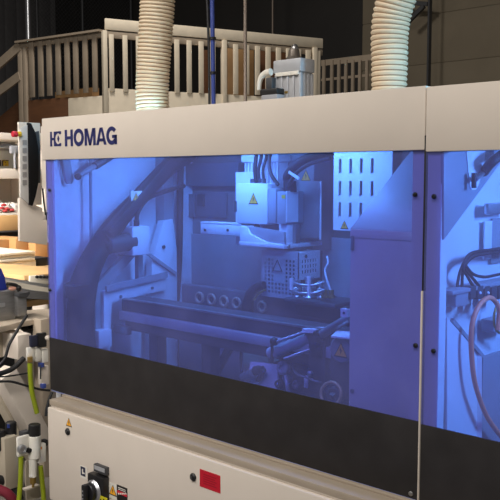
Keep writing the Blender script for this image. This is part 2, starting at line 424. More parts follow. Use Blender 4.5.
poly(L, [(x+t*.4, z0+H), (x+t*1.3, z0+H), (x+w/2+.007, z0), (x+w/2-.007, z0)]); poly(L, [(x+w-t*1.3, z0+H), (x+w-t*.4, z0+H), (x+w/2+.007, z0), (x+w/2-.007, z0)])
x += .084; w = .074                                                                                        # A
poly(L, [(x, z0), (x+t, z0), (x+w/2+.004, z0+H), (x+w/2-.010, z0+H)]); poly(L, [(x+w-t, z0), (x+w, z0), (x+w/2+.010, z0+H), (x+w/2-.004, z0+H)])
rect(L, x+.018, z0+H*.2, x+w-.018, z0+H*.37)
x += .0735; arc(L, x+.0375, z0+H/2, .0375, H/2+.0015, .0175, 40, 325, 40)                                  # G
rect(L, x+.040, z0+H*.36, x+.073, z0+H*.54); rect(L, x+.058, z0, x+.073, z0+H*.5)
L.build('logo_lettering', navy, mc)
K = MB(); x, z1, S = -2.010, 1.798, .068
rect(K, x, z1, x+.015, z1+S); rect(K, x+.015, z1+S*.41, x+.034, z1+S*.58); rect(K, x+.030, z1, x+.041, z1+S)
cx, cz, rr = x+.066, z1+S/2, .0255
for sg in (1, -1):       # the block is cut by a round bite, leaving a C
    pts = [(x+.041, cz+sg*S/2)]
    pts += [(x+.088, cz+sg*S/2), (x+.088, cz+sg*S*.31)]
    pts += [(cx+rr*math.cos(math.radians(a)), cz+sg*rr*math.sin(math.radians(a))) for a in (52, 75, 100, 125, 150, 165)] + [(x+.041, cz+sg*.004)]
    for i in range(1, len(pts)-1): poly(K, [pts[0], pts[i], pts[i+1]])
poly(K, [(cx-.009, cz), (cx, cz-.015), (cx+.009, cz), (cx, cz+.015)])
K.build('logo_emblem', navy, mc)

# sill ledge
sl = MB(); sl.box((-1.945, -.087, .585), (.45, .001, .612), .003); sl.box((-1.945, -.018, .612), (.45, .0, .621), .002)
sill = tag(sl.build('sill_ledge', sill_m), 'long grey-beige sill between the black panel and cabinet top', 'sill')

# ====================================================== MACHINE, RIGHT BAY
rb = thing('machine_enclosure', 'right bay of the machine guard cut off by the frame edge', 'machine', (.6, .48, 0))
YR = -.012
MB().box((.001, YR-.004, 1.730), (1.2, .03, 1.926), .003).build('header_panel', cream, rb)
MB().box((0.0, .03, 1.91), (1.2, .95, 1.925)).build('roof', cream, rb)
MB().box((.001, YR, ZG-.002), (1.2, YR+.004, 1.74)).build('window_panel', blue_glass, rb)
MB().box((.001, YR-.001, ZB), (1.2, YR+.005, ZG-.002), .0008).build('kick_panel', charcoal, rb)
MB().box((.004, YR+.008, ZB), (.050, .035, 1.73)).build('frame_post', cream, rb)
lab(MB().box((.050, YR+.008, ZB), (.053, .036, 1.73)).build('inner_flange', white, rb), 'bright white inner flange')
lab(MB().box((-.006, -.016, ZB-.01), (-.0005, .012, 1.30), .001).build('edge_strip', cream, rb), 'thin bright edge strip at the seam')
lab(MB().box((-.0065, -.010, 1.30), (-.0005, .012, 1.78), .001).build('seam_gasket', rubber, rb), 'black rubber gasket in the seam')
MB().box((-.03, .055, .3), (.0, .97, 1.91)).build('divider_wall', white, rb)
MB().box((.0, .95, .3), (1.2, .97, 1.91)).build('rear_wall', grey, rb)
MB().box((.03, .08, .56), (1.2, .95, .60)).build('bay_floor', dgrey, rb)
for px, py in ((434, 196.5), (433.5, 351)):
    p = V(px, py, 1, YR); b = MB(); b.lathe(p, (0,-1,0), [(.0001,-.004),(.0075,-.003),(.0075,.003),(.005,.006),(.0001,.0065)], 16); b.build('bolt', black, rb)
# stuff on the divider wall
XW = .03
b = MB(); b.prism([V(444, 150, 0, .06), V(503, 150, 0, .06), V(503, 160, 0, .06), V(444, 240, 0, .06)], (-.012, 0, 0), .002)
gp = tag(b.build('gusset_plate', mid_grey), 'triangular grey gusset plate in upper right bay beside the flange', 'plate')
b = MB(); pts = [V(px, py, 0, .063) for px, py in ((466.5,148),(485.5,148),(484,165),(479,184),(476,189.5),(472.5,190),(470,186),(468.5,172))]
b.prism(pts, (-.003, 0, 0)); tag(b.build('slot_plate', white), 'white tapered slot plate on the right bay gusset', 'plate')
b = MB(); p = V(472, 183, 0, .08)
r = thing('rod_end_joint', 'dark rod and elbow joint pinned on the tapered slot plate', 'joint', p)
MB().cyl(V(474, 173, 0, .085), V(474, 188, 0, .085), pxr(2.6, p), n=14).build('pin', black, r)
MB().cyl(V(475, 180, 0, .09), V(486, 170, 0, .06), pxr(2.6, p), n=14).build('rod', alu, r)
MB().tube([V(484, 172, 0, .06), V(491, 163, 0, .11), V(500, 156, 0, .12), V(512, 150, 0, .12)], pxr(5, p)).build('hose', rubber, r)
b = MB(); sb(b, 489, 203, 512, 214, .05, .02, .005); tag(b.build('chrome_handle', alu), 'chrome bar handle at right edge above the white plate', 'handle')
b = MB(); sb(b, 484.5, 221, 492, 259, .020, .006, .001); tag(b.build('mounting_strip', white), 'narrow white strip plate below the chrome handle', 'plate')
b = MB(); sb(b, 492, 218, 512, 262, .014, .008, .001); tag(b.build('back_plate', mid_grey), 'wide grey plate behind the narrow white strip at right edge', 'plate')
# lower guard panel: upright sheet with folded edge
lg = thing('lower_guard', 'pale folded sheet guard in the lower right bay beside the pink hose', 'guard', V(460, 430, 0, .07))
b = MB(); b.prism([V(447, 318, 0, .05), V(458, 330, 0, .05), V(477, 352, 0, .05), V(477, 460, 0, .05), V(447, 460, 0, .05)], (-.01, 0, 0)); b.build('sheet', white, lg)
b = MB(); b.prism([V(477, 352, 0, .05), V(482, 357, 0, .062), V(482, 460, 0, .062), V(477, 460, 0, .05)], (-.006, 0, 0)); b.build('folded_edge', white, lg)
b = MB(); sb(b, 482, 352, 515, 470, .052, .01); tag(b.build('rear_guard_sheet', mid_grey), 'shaded grey sheet behind the pink hose at lower right', 'guard')
# connector rail
cr = thing('connector_rail', 'row of dark cable connectors on a grey bracket, right bay', 'connector', V(475, 300, 0, .06))
b = MB(); sb(b, 453, 285, 515, 289, .065, .06, .002); b.build('bracket', mid_grey, cr)
b = MB(); sb(b, 456, 289, 470, 306, .058, .05, .004); b.build('terminal_box', mid_grey, cr)
for px in (471, 478, 485, 492, 499):
    b = MB(); sb(b, px, 286, px+5.6, 299, .067, .05, .003); b.build('plug', dgrey, cr)
b = MB()
for px in (480, 488): b.ball(V(px, 293, 0, .068), pxr(1.6, V(px, 293, 0, .068)))
b.build('indicator', white, cr)
# cables looping in
b0 = V(465, 270, 0, .11)
for i, (pts, lb) in enumerate((
    (((457,287),(460,272),(466,260),(476,253),(490,250),(512,247)), 'upper black cable of the loop above the connector row'),
    (((462,287),(463,272),(468,261),(478,255),(492,253),(512,250)), 'second black cable of the loop above the connector row'),
    (((473,286),(466,274),(463,268),(468,256),(480,251),(512,249)), 'steep black cable crossing the loop above the connector row'),
    (((479,286),(471,276),(465,268),(470,258),(482,254),(512,252)), 'rightmost black cable drooping into the connector row'),
    (((466,266),(473,274),(484,277),(496,275),(512,272)), 'low slack black cable under the looping bundle'))):
    b = MB(); b.tube([V(px, py, 0, .05+.004*i) for px, py in pts], pxr(1.7, b0)); tag(b.build('black_cable', rubber), lb, 'cable', 'cables above the connector row')
b = MB(); pts = [V(px, py, 0, .085) for px, py in ((498,330),(499,310),(494,300),(488,298),(481,303),(475,314),(471.5,330),(471.5,352),(474,378),(480,400),(489,420),(504,440))]
b.tube(pts, pxr(2.6, pts[4]), n=12); tag(b.build('orange_air_hose', orange), 'orange-pink hose arching below the connector row', 'hose')
b = MB(); sb(b, 494, 318, 512, 330, .06, .05, .004); tag(b.build('valve_block', mid_grey), 'grey valve block behind the orange hose at right edge', 'valve')
b = MB(); b.tube([V(497, 305, 0, .06), V(494, 316, 0, .06), V(496, 330, 0, .06), V(506, 336, 0, .06)], pxr(1.4, b0)); tag(b.build('yellow_hose', brass), 'thin tan hose hanging behind the orange hose', 'hose')
b = MB(); b.bar(V(452, 320, 0, .04), V(482, 356, 0, .055), .012, .012); tag(b.build('diagonal_brace', mid_grey), 'pale grey diagonal brace above the lower right guard', 'brace')

# ====================================================== CABINET (below)
XC0, XC1, YC = -1.944, .45, -.10
cb = thing('electrical_cabinet', 'cream electrical cabinet under the sill with main switch and stickers', 'cabinet', (-.75, .3, 0))
b = MB(); b.box((XC0+.015, -.07, .10), (XC1, .50, .584), .004); b.build('body', cream, cb)
b = MB(); b.box((XC0, YC, .13), (XC1, -.072, .578), .008); b.build('door', cream, cb)
b = MB(); b.box((XC0+.006, -.086, .578), (XC1, -.074, .606), .006); b.build('top_lip', cream, cb)
b = MB(); b.box((XC0+.05, -.05, 0), (XC1-.05, .45, .10)); b.build('plinth', black, cb)
for px, py in ((68, 431.5), (193.5, 477)):
    p = V(px, py, 1, YC); b = MB(); b.lathe(p, (0,-1,0), [(.0001,-.004),(.016,-.002),(.016,.004),(.012,.009),(.006,.011),(.006,.007),(.0001,.007)], 22); o = b.build('quarter_turn_lock', black, cb)
    b = MB(); b.box((p.x-.002, p.y-.014, p.z-.006), (p.x+.002, p.y-.007, p.z+.006)); b.build('key_slot', steel, o)
warn_label(cb, V(69, 422.5, 1, YC), (1,0,0), (0,-1,0), .036)
# red sticker, shallow square of printed texture
b = MB(); p = [V(200, 469, 1, YC), V(220.5, 475.5, 1, YC), V(220.5, 493, 1, YC), V(200, 486.5, 1, YC)]
xa, xb_, za, zb_ = (p[0].x+p[3].x)/2, (p[1].x+p[2].x)/2, (p[2].z+p[3].z)/2, (p[0].z+p[1].z)/2
b.box((xa, YC-.0015, za), (xb_, YC+.001, zb_)); o = b.build('red_sticker', red, cb)
b = MB()
for i in range(5):
    z = za+(zb_-za)*(.22+.13*i); b.box((xa+.02, YC-.0019, z), (xb_-.02-.008*(i % 2), YC-.0013, z+.004))
b.build('print_lines', mat('dark_red_print', (160, 8, 34), .5), o)
# main switch
c = V(95, 489, 1, YC); sx = c.x
ms = MB(); s0 = V(88, 488, 1, -.135); 
def F2(px, py, y): return V(px, py, 1, y)
b = MB(); fb(b, 87.5, 476, 103, 515, YC-.035, .036, .006); sw = b.build('switch_housing', black, cb)
b = MB(); c = V(94, 491, 1, YC-.036); b.cyl(c, c+Vector((0,-.012,0)), pxr(11.5, c), pxr(10, c), n=32, bev=.002); b.build('switch_collar', alu, sw)
b = MB(); c2 = c+Vector((-.004,-.012,0)); b.cyl(c2, c2+Vector((0,-.02,0)), pxr(9, c), n=28, bev=.003); b.box((c2.x-.012, c2.y-.045, c2.z-.05), (c2.x+.012, c2.y-.018, c2.z+.04), .005); b.build('switch_knob', black, sw)
b = MB()
for i in range(3): b.cyl((c2.x, c2.y-.046, c2.z+.014-.017*i), (c2.x, c2.y-.0445, c2.z+.014-.017*i), .004, n=12)
b.build('padlock_hole', mid_grey, sw)
b = MB(); fb(b, 93.5, 466, 105.5, 473.5, YC-.02, .021, .002); o = b.build('name_plate', dgrey, cb)
b = MB(); fb(b, 94.3, 467, 104.4, 471, YC-.0215, .002); b.build('plate_face', castalu, o)
b = MB(); fb(b, 95, 496, 107, 512, YC-.039, .003); b.build('yellow_tag', yellow_d, cb)
b = MB()
for i in range(3): fb(b, 97+3*i, 499, 98.3+3*i, 502, YC-.0398, .001)
o = b.build('tag_marks', black, bpy.data.objects['yellow_tag'])
b = MB(); fb(b, 80, 466.5, 87, 478.5, YC-.0012, .002); o = b.build('white_label', label_w, cb)
b = MB(); fb(b, 80.6, 467, 85.2, 476, YC-.002, .001); o2 = b.build('navy_field', mat('label_navy', (34, 38, 66), .5), o)
b = MB(); fb(b, 82, 469, 83, 474, YC-.0026, .0008); fb(b, 83, 472.6, 84.6, 474, YC-.0026, .0008); b.build('letter', label_w, o)
b = MB(); fb(b, 108.4, 483.5, 117.4, 499, YC-.0012, .002); o = b.build('white_label', label_w, cb)
warn_label(o, V(113, 490.5, 1, YC-.0012), (1,0,0), (0,-1,0), .043, 'warning_triangle')
b = MB(); fb(b, 116.8, 486.5, 127.2, 502, YC-.0014, .002); o = b.build('danger_label', mat('label_black', (30, 26, 26), .5), cb)
b = MB(); fb(b, 117.2, 492, 126.9, 495.2, YC-.0022, .001); b.build('red_band', estop, o)
b = MB()
for i in range(5): fb(b, 118+1.8*i, 493, 119.2+1.8*i, 494.5, YC-.003, .001)
for i in range(2): fb(b, 118, 488.6+i*1.6, 125.5, 489.2+i*1.6, YC-.003, .001)
b.build('white_print', label_w, o)

# ====================================================== INSIDE THE LEFT BAY
XI = -1.96
def I(px, py, x=XI): return V(px, py, 0, x)
# big suction hose
b = MB(); pts = [I(192, 152, -1.93), I(168, 168, -1.93), I(140, 197, -1.93), I(117, 222, -1.93), I(98, 250, -1.93), I(86, 276, -1.93), I(81, 305, -1.93), I(81, 335, -1.93), I(84, 365, -1.93), I(86, 400, -1.93)]
b.tube(pts, lambda t: pxr(9 + 4.6*min(1, max(0, (t-.25)/.35)), pts[3]), n=22)
sh = thing('suction_hose', 'fat dark flexible suction hose curving down the left end wall', 'hose', pts[-1])
b.build('hose', rubber, sh)
b = MB(); q = I(79, 283, -1.93); q2 = I(80.5, 296, -1.93); b.cyl(q, q2, pxr(14.6, q), n=24); b.build('cuff', black, sh)
# straight square bar with label
ab = thing('slanted_bar', 'straight dark square bar slanting above the suction hose', 'bar', I(105, 232, -1.86))
b = MB(); p, q = I(108, 234, -1.84), I(172, 160, -1.84); b.bar(p, q, .05, .055, up=(1,0,0), bev=.004); b.build('bar', black, ab)
c = I(136, 197, -1.815); b = MB(); sb(b, 131, 191, 142, 201, -1.815, .001); o = b.build('label', label_w, ab)
warn_label(o, c, (0,1,0), (1,0,0), .038, 'warning_triangle')
# motor + junction box
jm = thing('drive_motor', 'dark round motor lying beside the white junction box', 'motor', I(125, 252, -1.9))
b = MB(); p, q = I(106, 245, -1.90), I(133, 241, -1.90); b.cyl(p, q, pxr(9.5, p), n=26, bev=.006); b.build('body', dgrey, jm)
b = MB(); b.cyl(p.lerp(q, -.12), p.lerp(q, .05), pxr(7.5, p), n=24, bev=.006); b.build('end_cap', black, jm)
b = MB(); sb(b, 118, 226, 133, 256, -1.97, .02, .003); b.build('mounting_plate', mid_grey, jm)
jb = thing('junction_box', 'white junction box on the left end wall with one black cable', 'junction box', I(141, 255, -1.9))
b = MB(); sb(b, 132.5, 226.5, 150, 255, -1.86, .12, .006); b.build('body', white, jb)
p = I(136.5, 226, -1.89); b = MB(); b.cyl(p, p+Vector((0,0,.03)), pxr(3, p), n=14); b.build('cable_gland', black, jb)
b = MB(); b.tube([p+Vector((0,0,.025)), I(138, 212, -1.89), I(146, 200, -1.89), I(158, 194, -1.89), I(176, 188, -1.89), I(184, 186, -1.9)], pxr(2.3, p)); b.build('cable', rubber, jb)
b = MB(); b.tube([I(131, 227, -1.91), I(130.5, 205, -1.91), I(131, 190, -1.92)], pxr(1.2, p)); tag(b.build('thin_tube', mid_grey), 'thin tube rising left of the junction box cable', 'tube')
# support frame
sf = thing('support_frame', 'white plate support frame around the left end of the guide beam', 'frame', I(104, 350, -1.98))
b = MB(); b.prism([I(104, 291, -1.93), I(166, 276, -1.93), I(166, 290, -1.93), I(112, 302, -1.93), I(110, 352, -1.93), I(110, 385, -1.93), I(104, 385, -1.93)], (-.02, 0, 0), .002); b.build('portal_plate', white, sf)
b = MB(); b.prism([I(95, 287, -1.95), I(128, 252, -1.95), I(139, 252, -1.95), I(106, 289, -1.95), I(106, 385, -1.95), I(96, 385, -1.95)], (-.03, 0, 0), .002); b.build('bent_leg', mid_grey, sf)
b = MB(); b.bar(I(139, 254, -1.95), I(139, 284, -1.95), .03, .03, up=(1,0,0)); b.build('upright', mid_grey, sf)
b = MB(); b.bar(I(147, 253, -1.95), I(176, 274, -1.95), .016, .014, up=(1,0,0)); b.build('brace', mid_grey, sf)
b = MB(); b.bar(I(106, 289, -1.92), I(167, 274.5, -1.92), .03, .012, up=(1,0,0)); b.build('top_flange', mid_grey, sf)
b = MB()
for px, py in ((120.5, 296.5), (152, 288)): p = I(px, py, -1.93); b.cyl(p, p+Vector((.006,0,0)), .008, n=12)
b.build('bolt', steel, sf)
b = MB(); sb(b, 99, 330, 112, 348, -1.90, .05, .004); tag(b.build('small_valve_box', white), 'small white box low beside the support frame leg', 'box')
# thin rod, strut and flat arm on the left wall
tag(MB().cyl(I(90.5, 150, -2.0), I(91.5, 312, -2.0), pxr(1.6, I(90, 200)), n=10).build('vertical_rod', mid_grey), 'thin vertical rod in front of the left end wall', 'rod')
gs = thing('gas_strut', 'dark gas strut slanting under the header at upper left', 'strut', I(78, 176, -1.97))
b = MB(); b.cyl(I(80, 175, -1.97), I(97, 165, -1.97), pxr(2.6, I(80,175)), n=14); b.build('rod', mid_grey, gs)
b = MB(); b.cyl(I(95, 166, -1.97), I(122, 149, -1.97), pxr(4, I(80,175)), n=16); b.build('barrel', dgrey, gs)
b = MB(); b.ball(I(78, 176.5, -1.97), pxr(3.6, I(80,175))); b.build('ball_joint', black, gs)
b = MB(); b.prism([I(60, 148, -1.99), I(68.5, 148, -1.99), I(74, 180, -1.99), I(72, 184, -1.99), I(68, 184, -1.99), I(66, 180, -1.99)], (-.02, 0, 0), .003); tag(b.build('hinge_arm', mid_grey), 'flat grey hinge arm at top left behind the window', 'bracket')
# rear corner column + details
cc = thing('rear_column', 'pale upright column in the rear left corner of the bay', 'column', (-1.97, .87, .6))
b = MB(); sb(b, 164, 150, 174, 224, -1.98, .07, .003); b.build('post', mid_grey, cc)
b = MB(); b.prism([I(164, 221, -1.96), I(173, 219, -1.96), I(177, 250, -1.96), I(178, 385, -1.96), I(150, 385, -1.96), I(152, 262, -1.96)], (-.05, 0, 0), .003); b.build('gusset', white, cc)
p = I(163.5, 247, -1.955); b = MB(); b.cyl(p, p+Vector((.006,0,0)), pxr(1.8, p), n=12); b.build('hole_plug', dgrey, cc)
b = MB(); b.tube([V(181, 150, 1, .78), V(180, 200, 1, .78), V(179, 260, 1, .78), V(176, 310, 1, .78), V(176, 370, 1, .78)], pxr(3.2, V(180,200,1,.86))); tag(b.build('riser_cable', rubber), 'thick black cable running down beside the rear corner column', 'cable')
# panels and slots on the rear wall
def rear(name, x0, y0, x1, y1, d, m_, label, cat, yy=.949, bev=.002):
    b = MB(); fb(b, x0, y0, x1, y1, yy-d, d, bev); return tag(b.build(name, m_), label, cat)
rear('rear_strip', 183, 192, 186.5, 217, .02, mid_grey, 'short pale upright strip on dark rear wall beside black cable', 'plate')
rear('rear_box', 186.5, 194, 193, 217, .03, mat('slate_metal', (104, 105, 112), .5), 'dark slim box next to the pale strip on rear wall', 'box')
rear('rear_plate', 195, 192, 226, 217, .015, mat('slate_metal', (104, 105, 112), .5), 'slate plate on rear wall left of the spindle head', 'plate')
rear('rear_cover', 197, 194, 203, 206, .03, dgrey, 'small dark cover on the slate rear plate', 'cover')
rear('upper_duct', 178, 163, 238, 186, .05, mat('slate_metal', (104, 105, 112), .5), 'horizontal slate duct high on the rear wall', 'duct')
rear('lower_rear_light_patch', 184, 236, 268, 292, .012, mid_grey, 'wide painted light patch low on the rear wall behind the beam', 'panel')  # lighter sheet paints the brighter lit area of the grey rear wall
rear('rear_glow_panel', 322, 238, 358, 330, .02, mat('pale_glow_metal', (206, 208, 214), .45), 'pale painted glow on the rear wall between guard and hood below the slotted plate', 'panel')  # pale sheet stands in for the diffuse glow on the rear wall
# guide beam (long, along X)
YB = .335
gb = thing('guide_beam', 'long dark horizontal guide beam crossing the bay in front of the spindle', 'beam', (-1.35, YB+.05, .9))
zt = V(112, 299, 0, -1.94).z
def zat(px, py, y): return V(px, py, 1, y).z
z1 = zat(180, 308, YB); z2 = zat(180, 321.5, YB-.02); z3 = zat(180, 331, YB-.02); z4 = zat(180, 336, YB)
xr = -.55
MB().box((-1.925, YB, z2), (xr, YB+.14, z1), .004).build('rail', dgrey, gb)
MB().box((-1.925, YB-.02, z3), (xr, YB+.10, z2), .005).build('front_profile', castalu, gb)
MB().box((-1.90, YB, z4-.02), (xr, YB+.08, z3), .004).build('lower_rail', dgrey, gb)
for xx in (-1.75, -1.38): MB().box((xx, YB+.03, .60), (xx+.06, YB+.09, z4-.018)).build('leg', dgrey, gb)
b = MB(); b.box((-1.90, YB-.012, z1), (xr, YB-.004+.02, z1+.006)); b.build('rail_edge', steel, gb)
b = MB(); b.bar(V(110, 320, 1, YB-.03), V(150, 330, 1, YB-.03), .03, .03); sbx = V(118, 332, 1, YB-.03)
b = MB(); fb(b, 113, 326, 127, 334, YB-.03, .03, .003); b.build('end_bracket', steel, gb)
b = MB(); b.bar(V(211, 382, 1, .55), V(233, 342, 1, .55), .03, .03); tag(b.build('diagonal_prop', dgrey), 'dark diagonal prop below the guide beam', 'prop')
# light machine bed behind, seen under the beam
b = MB(); fb(b, 243, 338, 268, 400, .50, .08, .005); tag(b.build('bed_block', foam), 'pale bed block under the guide beam left of the clamps', 'block')
b = MB(); fb(b, 120, 336, 243, 400, .80, .1, .004); tag(b.build('lower_bed_panel', mid_grey), 'grey lower bed panel below the guide beam', 'panel')
# roller row
rw = thing('roller_rail', 'dark rail carrying a row of ring rollers behind the guide beam', 'rail', V(225, 318, 1, .62))
b = MB(); a0, a1 = V(183, 304, 1, .66), V(283, 304, 1, .66); zr = V(212, 300, 1, .62).z
b.box((a0.x, .65, zr-.055), (-.62, .70, zr+.055), .004); b.build('backing', mat('rail_grey', (88, 88, 92), .55), rw)
b = MB(); b.box((a0.x, .60, zr-.075), (-.62, .72, zr-.055), .003); b.build('ledge', steel, rw)
for px, py in ((199.5, 297), (211.5, 299.5), (224, 302), (236.6, 305), (249, 306.5), (262, 308)):
    c = V(px, py, 1, .63); c.z = zr; R = pxr(6.2, c)
    b = MB(); b.ring(c, (0,1,0), R*.78, R*.24, 26, 8); o = b.build('roller', mat('tan_ring', (150, 134, 118), .5), rw)
    b = MB(); b.cyl(c+Vector((0,.0,0)), c+Vector((0,.022,0)), R*.45, n=18); b.build('hub', dgrey, o)
b = MB(); pts = [V(px, py, 1, .57) for px, py in ((247,316),(248,304),(251,294),(257,287.5),(264,285))]
b.tube(pts, lambda t: pxr(7.2-3.4*t, pts[0]), n=14); tag(b.build('curved_nozzle', black), 'black curved nozzle in front of the ring rollers', 'nozzle')
b = MB(); pts = [V(px, py, 1, .555) for px, py in ((254,300),(258,294),(265,290))]; b.tube(pts, pxr(1.4, pts[0]), n=10); tag(b.build('nozzle_tube', brass), 'small brassy tube beside the black curved nozzle', 'tube')

# ---------------- spindle head
YS = .60
hd = thing('spindle_head', 'white spindle head carriage with warning triangle in mid bay', 'spindle', (-1.2, .75, 1.3))
def HF(name, x0, y0, x1, y1, y, d, m_, bev=.003, parent=None):
    b = MB(); fb(b, x0, y0, x1, y1, y, d, bev); return b.build(name, m_, parent or hd)
HF('back_plate', 235.5, 172, 262, 245, .70, .03, white)
HF('slot_cutout', 234, 201, 241, 212, .695, .006, dgrey, .001)
HF('mounting_column', 262, 150, 314, 250, .79, .155, grey)
# control box: front plus its +X side
xa = V(236.5, 204, 1, YS).x; xb_ = V(267.5, 204, 1, YS).x; zA = V(252, 183.5, 1, YS).z; zB = V(252, 224, 1, YS).z
MB().box((xa, YS, zB), (xb_, YS+.10, zA), .004).build('control_box', white, hd)
warn_label(hd, V(253.5, 199, 1, YS), (1,0,0), (0,-1,0), pxr(10.5, V(253, 199, 1, YS)))
b = MB()
for px in (252, 256, 260, 264): p = V(px, 183, 1, YS+.05); b.cyl(p, p+Vector((0,0,.02)), .009, n=12); 
b.build('cable_gland', dgrey, hd)
# ribbed motor behind the box
xa2 = V(243, 170, 1, .72).x; xb2 = V(281, 170, 1, .72).x; zc, zd = V(260, 188, 1, .72).z, V(260, 162.5, 1, .72).z
b = MB(); b.box((xa2+.015, .73, zc), (xb2-.015, .85, zd), .003)
n = 11
for i in range(n):
    x = xa2+.02+(xb2-xa2-.04)*i/(n-1); b.box((x-.004, .715, zc), (x+.004, .735, zd))
b.build('ribbed_motor', white, hd)
MB().box((xa2, .70, zd), (xb2, .86, zd+.04), .012).build('motor_cap', white, hd)
# second box pair to the right, turned end-on
x1 = V(285.5, 206, 1, YS-.02).x; 
zE, zF = V(280, 191, 1, YS-.02).z, V(280, 224, 1, YS-.02).z
MB().box((xb_+.006, YS-.005, zF), (V(276, 206, 1, YS-.005).x, YS+.10, zE+.01), .003).build('side_plate', mid_grey, hd)
MB().box((V(277, 206, 1, YS-.02).x, YS-.02, zF), (x1, YS+.11, zE-.002), .003).build('servo_motor', mid_grey, hd)
p = V(291.8, 205, 0, x1+.0005)
b = MB(); q0, q1 = V(286.5, 191, 0, x1+.003), V(298, 222, 0, x1+.003); b.box((x1, q0.y, q1.z), (x1+.004, q1.y, q0.z)); b.build('servo_face', white, hd)
b = MB(); fb(b, 281.5, 195, 285, 198.5, YS-.022, .002); b.build('small_sticker', yellow, hd)
b = MB(); p = V(290, 190, 1, YS+.03); p.z = zE; b.cyl(p-Vector((0,0,.004)), p+Vector((0,0,.045)), .030, n=18); b.build('connector', black, hd)
# thick cables
cb2 = [p+Vector((0,0,.03)), V(287, 177, 1, YS+.02), V(293, 168, 1, YS-.01), V(304, 160, 1, YS-.04), V(320, 154, 1, YS-.06), V(334, 150, 1, YS-.06)]
b = MB(); b.tube(cb2, pxr(4.4, p), n=14); tag(b.build('thick_cable', rubber), 'thick black cable arcing right from the spindle servo', 'cable')
b = MB(); pts = [p+Vector((.01,-.03,.02)), V(293, 178, 1, YS-.04), V(300, 170, 1, YS-.06), V(312, 163, 1, YS-.08), V(330, 158, 1, YS-.08)]; b.tube(pts, pxr(2.0, p), n=10); tag(b.build('signal_cable', rubber), 'thinner dark cable below the thick arcing cable', 'cable')
b = MB(); c = V(290.5, 178, 1, YS); 
b.bar(V(289, 172, 1, YS-.05), V(299, 178.5, 1, YS-.07), .006, .012); tag(b.build('cable_tie', white), 'white cable tie around the thick arcing cable', 'cable tie')
for i, (x0, x1_, rr) in enumerate(((255, 256, 2.0), (258.5, 261, 1.7), (263, 266, 1.5))):
    b = MB(); q = V(x0+1, 183, 1, YS+.05)
    b.tube([q, V(x0, 170, 1, YS+.045), V(x1_, 158, 1, YS+.05), V(x1_+1, 148, 1, YS+.05)], pxr(rr, q), n=10)
    tag(b.build('box_cable', rubber), ('leftmost', 'middle', 'rightmost')[i]+' black cable rising from the triangle-marked control box', 'cable', 'cables above the control box')
b = MB(); b.tube([V(271, 150, 1, YS+.03), V(269, 162, 1, YS+.02), V(271, 174, 1, YS), V(278, 185, 1, YS)], pxr(2.0, c), n=10); tag(b.build('looped_cable', rubber), 'black cable looping down to the servo top', 'cable')
# right side frame of the head
HF('side_frame', 299, 181, 319, 238, .72, .02, grey)
HF('frame_edge', 319.5, 181, 321, 240, .71, .006, white, .001)
warn_label(hd, V(306, 176, 1, .745), (1,0,0), (0,-1,0), .05)
HF('lower_shaft', 289, 224, 296, 243, .64, .03, steel)
HF('shaft_plate', 279, 224, 287, 247, .60, .05, white)
# bracket base: front arm then the +X face
xk = V(284, 249, 1, .56).x; zk = V(284, 249, 1, .56).z; zk2 = V(284, 244.5, 1, .56).z
xk0 = V(239, 245, 1, .56).x; yk1 = V(322.5, 240, 0, xk).y
MB().box((xk0, .56, zk), (xk, yk1, zk2), .003).build('base_plate', white, hd)
b = MB(); b.prism([V(240, 225.5, 1, .562), V(246.5, 227, 1, .562), V(250, 234, 1, .562), V(266, 242, 1, .562), V(284, 245.5, 1, .562), V(284, 249, 1, .562), V(240, 245.2, 1, .562)], (0, .012, 0), .001); b.build('front_bracket', white, hd)
b = MB(); b.prism([V(240, 226, 1, .575), V(248, 226, 1, .575), V(284, 232, 1, .575), V(284, 245.5, 1, .575), V(240, 243.5, 1, .575)], (0, .015, 0), .001); b.build('web_plate', mid_grey, hd)
b = MB(); fb(b, 200.5, 223.5, 241, 235, .60, .012, .002); b.box((V(200.5,230,1,.60).x, .60, V(220, 224.5, 1, .60).z), (V(241,230,1,.60).x, .68, V(220, 222.8, 1, .60).z)); b.build('side_arm', white, hd)
b = MB()
for px in (205.5, 228): q = V(px, 230, 1, .60); b.cyl(q, q+Vector((0,-.006,0)), .007, n=12)
b.build('arm_bolt', dgrey, hd)
b = MB(); q = V(257, 227, 1, .62); b.ball(q, .016); b.cyl(q, q-Vector((0,0,.05)), .012, n=12); b.build('knob', black, hd)
p = V(287, 248.5, 1, .552); 
b = MB(); p = Vector((xk+.004, .585, (zk+zk2)/2)); b.cyl(p-Vector((.004,0,0)), p+Vector((.006,0,0)), .008, n=14); b.build('screw', steel, hd)

